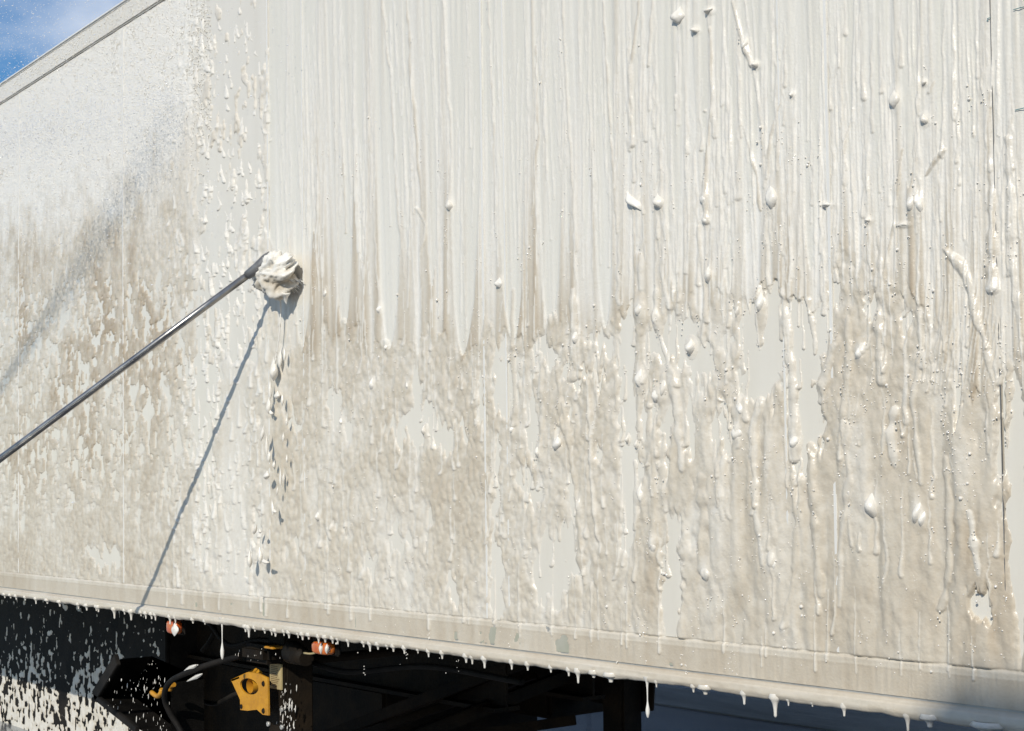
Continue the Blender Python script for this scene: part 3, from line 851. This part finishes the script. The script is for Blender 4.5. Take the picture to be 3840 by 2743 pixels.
for i in range(70):
    x = rr.uniform(1380, 2240)
    y0 = rr.uniform(620, 1250)
    L = rr.uniform(40, 220)
    w = rr.uniform(2.5, 6.0)
    run([(x, y0, 1.5), (x + rr.uniform(-4, 8), y0 + L * 0.75, w * 0.8), (x + rr.uniform(-4, 8), y0 + L, w * 1.4)], 0.0050, 0.30, 4.0, i + 3)
for i in range(340):                 # beads hanging on the bare strip beside the brush
    x = rr.uniform(430, 596) if i < 260 else rr.uniform(375, 470)
    y0 = rr.uniform(-10, 1250)
    L = rr.uniform(10, 46) * (1 + (y0 > 600) * rr.random())
    w = rr.uniform(1.8, 5.4)
    run([(x, y0, 1.0), (x + rr.uniform(-3, 5), y0 + L * 0.6, w * 0.7), (x + rr.uniform(-3, 5), y0 + L, w)], 0.0048, 0.10, 3.0, i)
for i in range(330):                 # long hair-thin strokes in the brushed part
    x = rr.uniform(605, 2260)
    y0 = rr.uniform(-60, 420)
    L = rr.uniform(120, 520)
    k = rr.uniform(-0.03, 0.07)
    w = rr.uniform(1.1, 2.2) * (1 + 0.4 * (x > 1400))
    run([(x, y0, 0.8), (x + k * L * 0.5, y0 + L * 0.5, w), (x + k * L, y0 + L, w * 0.8)], 0.0022, 0.14, 0.8, i)
for i in range(40):                  # trickles across the strip at the foot of the wall
    x = rr.uniform(100, 2200)
    yb = lut(x, [(0, 1268), (2273, 1494)])
    run([(x, yb - rr.uniform(20, 160), 1.2), (x + 1, yb, 2.2), (x + 2, yb + rr.uniform(10, 46), 3.0)], 0.0045, 0.25, 1.0, i)

# mounds round the big blobs
MOUNDS = []


def mound(x, y, w, h, hgt):
    c0, c1 = np.searchsorted(cols, [x - 2.2 * w, x + 2.2 * w])
    c0, c1 = max(c0, 0), min(c1, NC)
    mc = min((c0 + c1) // 2, NC - 1)
    r = (py[:, mc] > y - 2.2 * h) & (py[:, mc] < y + 2.6 * h)
    if not r.any(): return
    r0, r1 = np.argmax(r), NR - np.argmax(r[::-1])
    P, Q_ = px[r0:r1, c0:c1], py[r0:r1, c0:c1]
    g = np.exp(-((P - x) / (0.62 * w)) ** 2 - (np.where(Q_ > y, Q_ - y, (y - Q_) * 1.1) / (0.70 * h)) ** 2)
    k = np.clip((g - 0.18) / 0.82, 0, 1)
    H[r0:r1, c0:c1] = np.where(k > 0, np.maximum(H[r0:r1, c0:c1], 0.0) + hgt * k, H[r0:r1, c0:c1])
    soil[r0:r1, c0:c1] = soil[r0:r1, c0:c1] * (1 - 0.8 * k) + 0.14 * 0.8 * k
    film[r0:r1, c0:c1] *= (1 - k)


for (bx, by, bw, bh, bt) in BLOBS:
    mound(bx, by, bw, bh, 0.0045)
keepv = H > -0.0005
Q = grid_quads(NR, NC)
kq = keepv.ravel()[Q].any(1)
Q = Q[kq]
used = np.zeros(NR * NC, bool)
used[Q.ravel()] = True
idx = np.cumsum(used) - 1
V = np.stack([X.ravel(), -H.ravel(), Z.ravel()], 1)[used]
thin = np.clip(H / 0.0050, 0, 1)          # thin foam lets the paint show
soil = np.where(band > 0.5, soil, soil * (0.60 + 0.44 * thin))
grain = np.clip(spray + 0.35 * left, 0, 1)
att = np.stack([np.clip(soil, 0, 1).ravel(), np.clip(film, 0, 1).ravel(), grain.ravel()], 1)[used]
fo = link('foam_layer', np_mesh('foam_layer', V, idx[Q], att), M['foam'])
tag(fo, 'dirty soap foam sheet with brush strokes and runs clinging to the trailer side', 'foam', kind='stuff')

# ------------------------------------------------------------------ foam on the bottom lip
NX, NV = 1500, 18
cx_ = np.linspace(-300, 2480, NX)
Xl = np.array([at(c * D, 1420 * D).x for c in cx_])
ang = np.linspace(0, 1, NV)
XX, AA = np.meshgrid(Xl, ang)
thick = 0.006 + 0.0030 * fbm(XX / 0.11, AA * 2, 3, 3) + 0.0006 * vn(XX / 0.02, AA * 3, 5)
low = 0.003 + 0.007 * np.abs(fbm(XX / 0.14, AA * 0, 8, 3)) + 0.0016 * vn(XX / 0.035, AA * 0, 2)
# profile: out of the groove, round the lip, under it
pz = np.interp(AA, [0, 0.12, 0.3, 0.6, 0.8, 0.92, 1.0], [ZG + 0.004, ZG - 0.004, ZG - 0.010, ZB + 0.006, ZB - 0.0015, ZB - 0.003, ZB + 0.004])
pyy = np.interp(AA, [0, 0.12, 0.3, 0.6, 0.8, 0.92, 1.0], [-0.0035, -0.005, -0.012, -0.015, -0.009, 0.004, 0.02])
pyy = pyy - thick * S(0.05, 0.3, AA) * S(1.0, 0.8, AA)
pz = pz - low * S(0.45, 0.85, AA) * S(1.02, 0.97, AA)
Vl = np.stack([XX.ravel(), pyy.ravel(), pz.ravel()], 1)
sl_ = np.clip(0.42 + 0.14 * fbm(XX / 0.2, AA, 4, 3) + 0.30 * S(0.16, 0.0, AA), 0, 1)
rf = link('lip_foam', np_mesh('lip_foam', Vl, grid_quads(NV, NX)[:, ::-1], np.stack([sl_.ravel(), sl_.ravel() * 0], 1)), M['foam'])
tag(rf, 'thick creamy foam bead along the bottom lip of the trailer side', 'foam', kind='stuff')


def soil_mesh(name, V, Q, s):
    return np_mesh(name, np.array(V), np.array(Q), np.tile([[s, 0.0]], (len(V), 1)))


def lathe(prof, n=12, sy=1.0, bend=0.0):
    """prof [(z, r)] -> closed quads (tips are tiny rings)."""
    V = []
    for z, r in prof:
        for k in range(n):
            a = 2 * math.pi * k / n
            V.append((math.cos(a) * r + bend * z * abs(z), math.sin(a) * r * sy, z))
    return V, grid_quads(len(prof), n, wrap=True)


DRIPS = [(28, 8), (50, 6), (71, 9), (105, 7), (145, 14), (188, 8), (235, 12), (305, 12), (336, 13), (372, 10), (380, 13), (440, 28), (478, 9), (503, 26), (540, 7), (558, 14), (580, 12), (594, 15),
         (649, 22), (669, 16), (735, 8), (780, 6), (933, 13), (945, 30), (968, 7), (1005, 9), (1031, 12), (1045, 15), (1077, 8), (1096, 14), (1130, 9), (1147, 14), (1170, 9), (1207, 18), (1232, 12),
         (1260, 12), (1279, 12), (1318, 16), (1376, 10), (1400, 22), (1430, 12), (1465, 6), (1488, 12), (1529, 14), (1580, 6), (1620, 14), (1671, 14), (1761, 16), (1784, 18), (1830, 26), (1932, 18), (1992, 14),
         (2079, 10), (2146, 14), (2181, 34), (2475, 12), (2614, 12), (2804, 30), (2920, 58), (2970, 14), (3060, 6), (3179, 24), (3417, 46)]


def drip(x, L, w=None, kind='short'):
    # a hanging point of foam; x and L in picture units, turned into metres on the lip
    e = at(x, 2227 + 0.1316 * x)
    ppm = 0.2871 * (x + 2400)
    Lm = L / ppm * 1.10 + 0.004
    wm = (w or rr.uniform(4.5, 8.0) + 0.11 * L) / ppm
    prof = [(0.012, wm * 1.5), (0.002, wm * 1.9), (-0.10 * Lm, wm * 1.35), (-0.25 * Lm, wm * 0.86), (-0.5 * Lm, wm * 0.58), (-0.74 * Lm, wm * 0.46), (-0.88 * Lm, wm * 0.47), (-0.96 * Lm, wm * 0.33), (-1.0 * Lm, wm * 0.04)]
    Vd, Qd = lathe(prof, 12, 0.8)
    o = link('foam_drip', soil_mesh('foam_drip', Vd, Qd, rr.uniform(0.10, 0.22)), M['foam'])
    o.location = (e.x, -0.013, ZB - 0.004)
    under = 'black side panel' if x < 640 else ('landing gear and lamps' if x < 1300 else ('dark cross braces' if x < 2390 else 'slate wall'))
    lab = '%s pointed foam drip hanging from the trailer lip before the %s' % ('long' if L > 20 else 'short', under)
    tag(o, lab, 'drip', lab)
    return o


for x, L in DRIPS:
    drip(x, L)
for x, L, w in ((2304, 16, 34), (2659, 14, 34), (3720, 40, 70), (3500, 22, 40), (2240, 8, 24)):
    o = drip(x, L, w * 0.55)
    o['label'] = 'broad blunt foam flap bulging below the trailer lip before the ' + ('dark cross braces' if x < 2390 else 'slate wall')
    o['category'] = 'flap'
    o['group'] = o['label']


def strand(x, y0, y1, r0, bulb, y_plane, label):
    a, b = at(x, y0, y_plane), at(x, y1, y_plane)
    L = a.z - b.z
    prof = [(0.008, r0 * 6.5), (0.0, r0 * 5.2), (-0.05 * L, r0 * 3.0), (-0.12 * L, r0 * 1.9), (-0.25 * L, r0 * 1.2), (-0.45 * L, r0 * 0.9), (-0.56 * L, r0 * 0.9), (-0.66 * L, bulb * 0.55),
            (-0.78 * L, bulb), (-0.88 * L, bulb * 0.95), (-0.95 * L, bulb * 0.62), (-0.99 * L, bulb * 0.4), (-1.0 * L, bulb * 0.03)]
    Vd, Qd = lathe(prof, 14, 0.9)
    o = link('foam_strand', soil_mesh('foam_strand', Vd, Qd, 0.04), M['foam'])
    o.location = a
    tag(o, label, 'strand')


strand(833, 2322, 2474, 0.0024, 0.0085, -0.012, 'long white foam strand above the bent crank handle, swelling to a bulb')
strand(2427, 2548, 2693, 0.0019, 0.0060, -0.012, 'long thin foam strand with white bulb hanging before the slate wall')

# ------------------------------------------------------------------ raised blobs and falling drops


def blob_mesh(w, h, dep, tilt, seed, sharp=1.0, nl=14, ns=16):
    """Tear-shaped lump: pointed at the top, round below; w, h, dep in metres."""
    r = random.Random(seed)
    V = []
    ph = [r.uniform(0, 6.28) for _ in range(4)]
    for i in range(nl):
        t = i / (nl - 1)
        z = h * (0.5 - t)
        # tear outline
        rad = (math.sin(math.pi * min(t, 0.995) ** (0.85 + 0.45 * sharp)) ** (0.95)) if 0 < t < 1 else 0.0
        rad = max(rad, 0.015)
        for k in range(ns):
            a = 2 * math.pi * k / ns
            q = 1 + 0.16 * math.sin(2 * a + ph[0] + 3 * t) + 0.10 * math.sin(3 * a + ph[1] - 5 * t) + 0.07 * math.sin(5 * a + ph[3] + 9 * t)
            x = math.cos(a) * rad * w / 2 * q
            y = math.sin(a) * rad * dep * q * (1.0 + 0.25 * t)
            V.append((x + tilt * z + 0.06 * w * math.sin(4 * t + ph[2]), y, z))
    return soil_mesh('foam_blob', V, grid_quads(nl, ns, wrap=True), r.uniform(0.02, 0.16))


for i, (x, y, w, h, t) in enumerate(BLOBS):
    p = at(x * D, y * D)
    e = at((x + w / 2) * D, y * D).x - at((x - w / 2) * D, y * D).x
    hh = at(x * D, (y - h / 2) * D).z - at(x * D, (y + h / 2) * D).z
    e, hh = e * 0.86, hh * 1.12
    dep = min(0.36 * min(e, hh), 0.014) + 0.003
    o = link('foam_blob', blob_mesh(e, hh, dep, t, i, 1.0 if h > 1.3 * w else 0.4), M['foam'])
    o.location = (p.x, -0.0030, p.z)
    size = 'large' if w * h > 900 else ('small' if w * h < 330 else 'medium')
    lean = 'flat slanting' if abs(t) > 0.5 or w > h else 'tear shaped'
    where = 'in the brushed foam above the stroke ends' if y < 640 else ('in the smooth thick foam near the bottom rail' if y > 1010 else 'in the patchy foam just below the stroke ends')
    lab = '%s %s white foam blob %s' % (size, lean, where)
    tag(o, lab, 'foam blob', lab + 's')

# drops falling from the brush, clear of the wall: x, y, w, h (picture units of 3840), distance, tilt
DROPS = [(1026, 1385, 26, 48, .030, .1), (1013, 1462, 10, 40, .03, .1), (1008, 1520, 16, 36, .03, -.1), (1016, 1548, 12, 18, .03, -.5), (1040, 1482, 18, 26, .02, .3), (984, 1624, 10, 34, .06, 1.6), (1000, 1668, 9, 44, .045, -.15),
         (1009, 1712, 9, 26, .04, 0), (1000, 1782, 20, 28, .05, .3), (1028, 1742, 10, 18, .03, .2), (1022, 1905, 9, 36, .05, -.7), (1030, 1918, 12, 14, .05, -.4), (958, 1983, 10, 24, .06, 1.7), (975, 1992, 11, 16, .06, 0),
         (936, 2096, 15, 36, .055, 0), (974, 2082, 14, 36, .06, -.4), (993, 2106, 26, 16, .06, -.4), (1076, 1720, 8, 18, .03, -.2), (1062, 1640, 7, 20, .03, 0), (1058, 1500, 9, 26, .03, 0.1), (1075, 1580, 7, 20, .03, 0),
         (1052, 1790, 8, 40, .035, .1), (1064, 1790, 7, 20, .03, .2), (1040, 1840, 6, 18, .04, .2), (1050, 1345, 12, 40, .02, .2), (1066, 1330, 8, 30, .03, 0)]
for i, (x, y, w, h, dd, t) in enumerate(DROPS):
    p = at(x, y, -dd)
    e = (at(x + w / 2, y, -dd).x - at(x - w / 2, y, -dd).x) * 0.8
    hh = (at(x, y - h / 2, -dd).z - at(x, y + h / 2, -dd).z) * (1.9 if h > 1.7 * w else 1.25)
    o = link('foam_drop', blob_mesh(e, hh, min(e, hh) * .35, t * e / hh, 100 + i, 1.3, 12, 12), M['foam'])
    o.location = p
    tag(o, 'small white foam drop falling in front of the wall below the brush', 'foam drop', 'foam drops falling below the brush')

# ------------------------------------------------------------------ bubbles (too many to count)
ico = bmesh.new()
bmesh.ops.create_icosphere(ico, subdivisions=1, radius=1.0)
IV = np.array([v.co[:] for v in ico.verts])
IF = np.array([[v.index for v in f.verts] for f in ico.faces])
ico.free()
octV = np.array([(1, 0, 0), (-1, 0, 0), (0, 1, 0), (0, -1, 0), (0, 0, 1), (0, 0, -1)], float)
octF = np.array([(0, 2, 4), (2, 1, 4), (1, 3, 4), (3, 0, 4), (2, 0, 5), (1, 2, 5), (3, 1, 5), (0, 3, 5)])


def swarm(name, P, Rr, m, base=(IV, IF), stretch=None):
    bv, bf = base
    n = len(P)
    B_ = bv[None] * Rr[:, None, None]
    if stretch is not None:
        d, k = stretch
        proj_ = (B_ @ d)[..., None] * d
        B_ = B_ + proj_ * (k[:, None, None] - 1)
    Vv = (P[:, None] + B_).reshape(-1, 3)
    Ff = (bf[None] + (np.arange(n) * len(bv))[:, None, None]).reshape(-1, 3)
    return link(name, np_mesh(name, Vv, Ff), m)


def h_at(x, y):
    c = np.clip(np.searchsorted(cols, x), 1, NC - 2)
    p = at(x * D, y * D)
    r = np.clip(np.searchsorted(Zr, p.z), 1, NR - 2)
    c = np.clip(np.searchsorted(Xc, p.x), 1, NC - 2)
    return p, H[r, c], soil[r, c], film[r, c]


bp_l, br_l = [], []
tries = 0
while len(bp_l) < 3200 and tries < 60000:
    tries += 1
    x = rr.uniform(660, 2270)
    y = rr.gauss(560, 300) if rr.random() < .75 else rr.uniform(300, 1500)
    if not (60 < y < 1500): continue
    p, h, s, f = h_at(x, y)
    if h < 0.0012 or f > 0.35: continue
    if y < 760 and rr.random() > 0.15 + 1.6 * max(0, s - 0.15): continue
    k = 1 if rr.random() < .6 else rr.randint(2, 6)
    for _ in range(k):
        r = rr.uniform(0.0011, 0.0025) * (1 + (rr.random() < .06) * rr.uniform(.6, 1.4))
        bp_l.append((p.x + rr.gauss(0, .004) * (k > 1), -h - r * 0.2, p.z + rr.gauss(0, .018) * (k > 1)))
        br_l.append(r)
bub = swarm('soap_bubbles', np.array(bp_l), np.array(br_l), M['bubble'])
tag(bub, 'tiny glistening soap bubbles scattered over the foam on the trailer side', 'bubbles', kind='stuff')

# ------------------------------------------------------------------ foam on the black panel below the floor
nx2, nz2 = 420, 330
Xp = np.array([at(c, 2500, PY).x for c in np.linspace(-260, 618, nx2)])
Zp = np.linspace(pan_z0 + 0.004, ZB - 0.03, nz2)
XX, ZZ = np.meshgrid(Xp, Zp)
qx, qy = project(XX, PY, ZZ)
qx, qy = qx * D, qy * D
cover = lut(qy, [(2230, -0.46), (2330, -0.40), (2420, -0.26), (2500, -0.08), (2580, 0.06), (2660, 0.18), (2743, 0.30)]) - 0.22 * S(420, 620, qx) - 0.55 * np.exp(-((qx - 232) / 22) ** 2) * S(2350, 2450, qy)
mm = cover + 0.75 * fbm(XX / 0.050, ZZ / 0.055, 3, 4) + 0.40 * vn(XX / 0.024, ZZ / 0.045, 6) + 0.25 * vn(XX / 0.05, ZZ / 0.02, 8)
hh_ = np.where(mm > 0, 0.0022 * np.tanh(mm / .12) + 0.0016 * fbm(XX / 0.02, ZZ / 0.03, 5, 2) * S(0, .3, mm), -0.003)
Qp = grid_quads(nz2, nx2)
kq = (hh_.ravel()[Qp] > 0).any(1)
Qp = Qp[kq]
Vp = np.stack([XX.ravel(), PY - hh_.ravel(), ZZ.ravel()], 1)
us = np.zeros(len(Vp), bool); us[Qp.ravel()] = True
ix = np.cumsum(us) - 1
pf = link('panel_foam', np_mesh('panel_foam', Vp[us], ix[Qp], np.stack([(0.08 + 0.40 * (1 - np.tanh(np.maximum(mm, 0) / 0.35))).ravel()[us], np.zeros(us.sum())], 1)), M['foam'])
tag(pf, 'white foam flecks and runs covering the black panel under the trailer', 'foam', kind='stuff')
# flecks on the chassis parts
fp = []
for _ in range(260):
    k = rr.random()
    if k < .45: x, y, Yd = rr.uniform(400, 640), rr.uniform(2540, 2743), CY0 - 0.02
    elif k < .62: x, y, Yd = rr.uniform(440, 600), rr.uniform(2480, 2600), CY1 - 0.008
    elif k < .9: x, y, Yd = rr.gauss(1075, 16), rr.uniform(2560, 2743), 0.198
    else: x, y, Yd = rr.uniform(880, 1130), rr.gauss(2452, 12), 0.098
    p = at(x, y, Yd)
    fp.append(p[:])
fp = np.array(fp)
fr_ = np.array([rr.uniform(0.0007, 0.0022) * (0.6 + rr.random() ** 3) for _ in fp])
fk = swarm('foam_flecks', fp, fr_, M['foam'], (IV, IF), (np.array([0.1, 0, 1.0]) / math.hypot(.1, 1), np.array([rr.uniform(1.2, 9) for _ in fp])))
tag(fk, 'small white foam flecks spattered on the landing gear and chock tray', 'foam', kind='stuff')
# clots on the crank handle and lamps
for (x, y, w, h, Yd, t, lab) in ((715, 2506, 60, 20, .028, 0, 'white foam clot lying along the top of the bent crank handle'), (735, 2540, 70, 16, .04, 0, 'white foam clot drooping below the bent crank handle'), (655, 2362, 22, 50, .008, 0, 'white foam clot running over the smaller amber lamp'),
                                 (1204, 2432, 12, 44, .006, 0, 'white foam streak running down the wider amber lamp'), (1226, 2434, 12, 38, .006, 0, 'second white foam streak on the wider amber lamp, beside its rim')):
    p = at(x, y, Yd)
    e = at(x + w / 2, y, Yd).x - at(x - w / 2, y, Yd).x
    hh = at(x, y - h / 2, Yd).z - at(x, y + h / 2, Yd).z
    o = link('foam_clot', blob_mesh(e, hh, 0.006, t, int(x), .3), M['foam'])
    if w > 50:
        o.rotation_euler = (0, -0.30, 0)
    o.location = p
    tag(o, lab, 'foam clot')

# ------------------------------------------------------------------ wash brush on its pole
PB, PE = at(962, 1008, -0.105), at(0, 1722, -0.80)
pd = (PE - PB).normalized()
brush = empty('wash_brush', (PB.x, PB.y, PB.z))
tag(brush, 'foam laden round wash brush on a long steel pole pressed against the wall', 'wash brush')
tube('pole', [PB - pd * 0.02, PB + pd * 0.5, PB + pd * 1.0, PB + pd * 1.95], 0.0133, M['steel'], brush, 24)
tube('socket', [PB - pd * 0.075, PB - pd * 0.05, PB - pd * 0.01, PB + pd * 0.045], [0.024, 0.027, 0.021, 0.0165], M['rubber'], brush, 18)
hv, hq = [], []
bmh = bmesh.new()
bmesh.ops.create_icosphere(bmh, subdivisions=5, radius=1.0)
c_ = at(1029, 1026, -0.060)
hw, hh2, hd = 0.132, 0.080, 0.054
vv = np.array([v.co[:] for v in bmh.verts])
ff = np.array([[v.index for v in f.verts] for f in bmh.faces])
bmh.free()
n1 = fbm(vv[:, 0] * 2.1 + 3 + vv[:, 1], vv[:, 2] * 2.1 + 7, 2, 3)
_ph = np.arctan2(vv[:, 0] + 0.35, vv[:, 2] - 0.05)
_dd = np.sqrt((vv[:, 0] + 0.35) ** 2 + vv[:, 2] ** 2)
n2 = fbm(_ph * 4.2 + vv[:, 1] * 2, _dd * 2.4 + 3, 6, 3)
n3 = vn(_ph * 13 + vv[:, 1] * 5, _dd * 6, 9)
rad = 1 + 0.16 * n1 + 0.24 * n2 + 0.11 * n3
rad *= 1 - 0.10 * np.exp(-((vv[:, 2] + 0.15 - 0.25 * vv[:, 0]) / 0.12) ** 2)      # crease under the cap of foam
vv2 = vv * rad[:, None]
vv2[:, 2] = np.where(vv2[:, 2] < 0, vv2[:, 2] * (1.0 - 0.28 * np.clip(-vv2[:, 0], 0, 1)), vv2[:, 2])
vv2[:, 2] -= 0.22 * np.exp(-((vv2[:, 0] - 0.28) / 0.30) ** 2) * S(-0.2, -0.9, vv2[:, 2])
HV = np.stack([c_.x + vv2[:, 0] * hw, np.minimum(c_.y + vv2[:, 1] * hd, -0.001), c_.z + vv2[:, 2] * hh2], 1)
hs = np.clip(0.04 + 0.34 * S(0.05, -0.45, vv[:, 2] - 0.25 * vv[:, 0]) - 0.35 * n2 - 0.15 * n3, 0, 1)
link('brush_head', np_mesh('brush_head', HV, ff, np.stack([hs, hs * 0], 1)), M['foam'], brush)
for k in range(70):                     # bristle ends sticking out of the suds
    a = rr.uniform(math.pi * 0.95, math.pi * 1.85)
    p0 = Vector((c_.x + math.cos(a) * hw * 0.80, -0.022 - rr.random() * 0.04, c_.z + math.sin(a) * hh2 * 0.78))
    p1 = p0 + Vector((math.cos(a) * hw * rr.uniform(0.22, 0.42), 0.012, math.sin(a) * hh2 * rr.uniform(0.20, 0.36) - 0.005))
    tube('bristle', [p0, (p0 + p1) / 2 + Vector((0, 0, 0.002)), p1], [0.0035, 0.0026, 0.0008], M['foam'], brush, 5)
# tail of foam running from the head
tp = [at(1072, 1095, -.055), at(1070, 1120, -.05), at(1074, 1142, -.045)]
tube('foam_tail', bezier(tp, 4), [0.018, 0.016, 0.013, 0.010, 0.009, 0.007, 0.005, 0.003, 0.001], M['foam'], brush, 10)
tp = [at(1050, 1110, -.035), at(1052, 1180, -.03), at(1048, 1250, -.03), at(1040, 1310, -.028), at(1034, 1345, -.03), at(1028, 1375, -.03)]
tube('foam_tail', bezier(tp, 5), [0.0045 - 0.0022 * math.sin(math.pi * k / 25) for k in range(26)], M['foam'], brush, 8)

# ------------------------------------------------------------------ spray: a jet from the left and its rebound
hit = at(700, 400)
noz = Vector((hit.x - 1.95, -1.5, hit.z - 0.18))
jd = np.array((hit - noz).normalized())
L = (hit - noz).length
n = 27000
t = RNG.random(n) ** 0.85
sp = 0.02 + 0.24 * t ** 1.15
jp = np.array(noz)[None] + (np.array(hit) - np.array(noz))[None] * t[:, None]
g1, g2 = RNG.normal(size=n), RNG.normal(size=n)
side = np.cross(jd, [0, 0, 1]); side /= np.linalg.norm(side)
upv = np.cross(side, jd)
jp += side[None] * (g1 * sp * 0.34)[:, None] + upv[None] * (g2 * sp * 0.42)[:, None]
rb = 17000                               # rebound mist in front of the wall and above the roof
bp2 = np.stack([RNG.normal(hit.x - 1.5, 1.15, rb), -np.abs(RNG.normal(0.03, 0.22, rb)), RNG.normal(hit.z + 0.25, 0.62, rb)], 1)
AP = np.concatenate([jp, bp2])
AP = AP[(AP[:, 1] < -0.012)]
AR = RNG.uniform(0.0005, 0.0016, len(AP)) * (1 + (RNG.random(len(AP)) < 0.05) * 0.9)
ns_ = 24000
sx_ = RNG.uniform(-60, 470, ns_)
sy_ = RNG.uniform(-40, 640, ns_)
SPK, SPR = [], []
for a_, b_ in zip(sx_, sy_):
    if b_ > 560 - 0.55 * a_ + RNG.normal(0, 70): continue
    q = at(a_ * D, b_ * D)
    if q.z > ZR - 0.004: continue
    SPK.append((q.x, -0.0020 - (0.011 if q.z > ZTR else 0.0), q.z))
    SPR.append(RNG.uniform(0.0009, 0.0028))
spk = swarm('foam_spatter', np.array(SPK), np.array(SPR), M['foam'], (octV, octF), (np.array([0.45, 0, 0.893]), RNG.uniform(0.8, 2.6, len(SPK))))
tag(spk, 'fresh white foam spatter speckling the sprayed upper trailer side', 'foam', kind='stuff')
spray_o = swarm('water_spray', AP, AR, M['drop'], (octV, octF), (jd, RNG.uniform(1.0, 3.5, len(AP))))
tag(spray_o, 'fine white spray of water drops blown across the upper trailer side', 'spray', kind='stuff')

# teal ink scribbles on the wall near the front joint
for x, y, w in ((3806, 41, 30), (3833, 34, 24), (3708, 74, 14), (3706, 82, 8), (3812, 417, 40)):
    p = at(x, y)
    box('ink_mark', p.x, p.x + w / 1700, -0.0062, -0.0056, p.z, p.z + 0.0016, M['teal'], trailer)
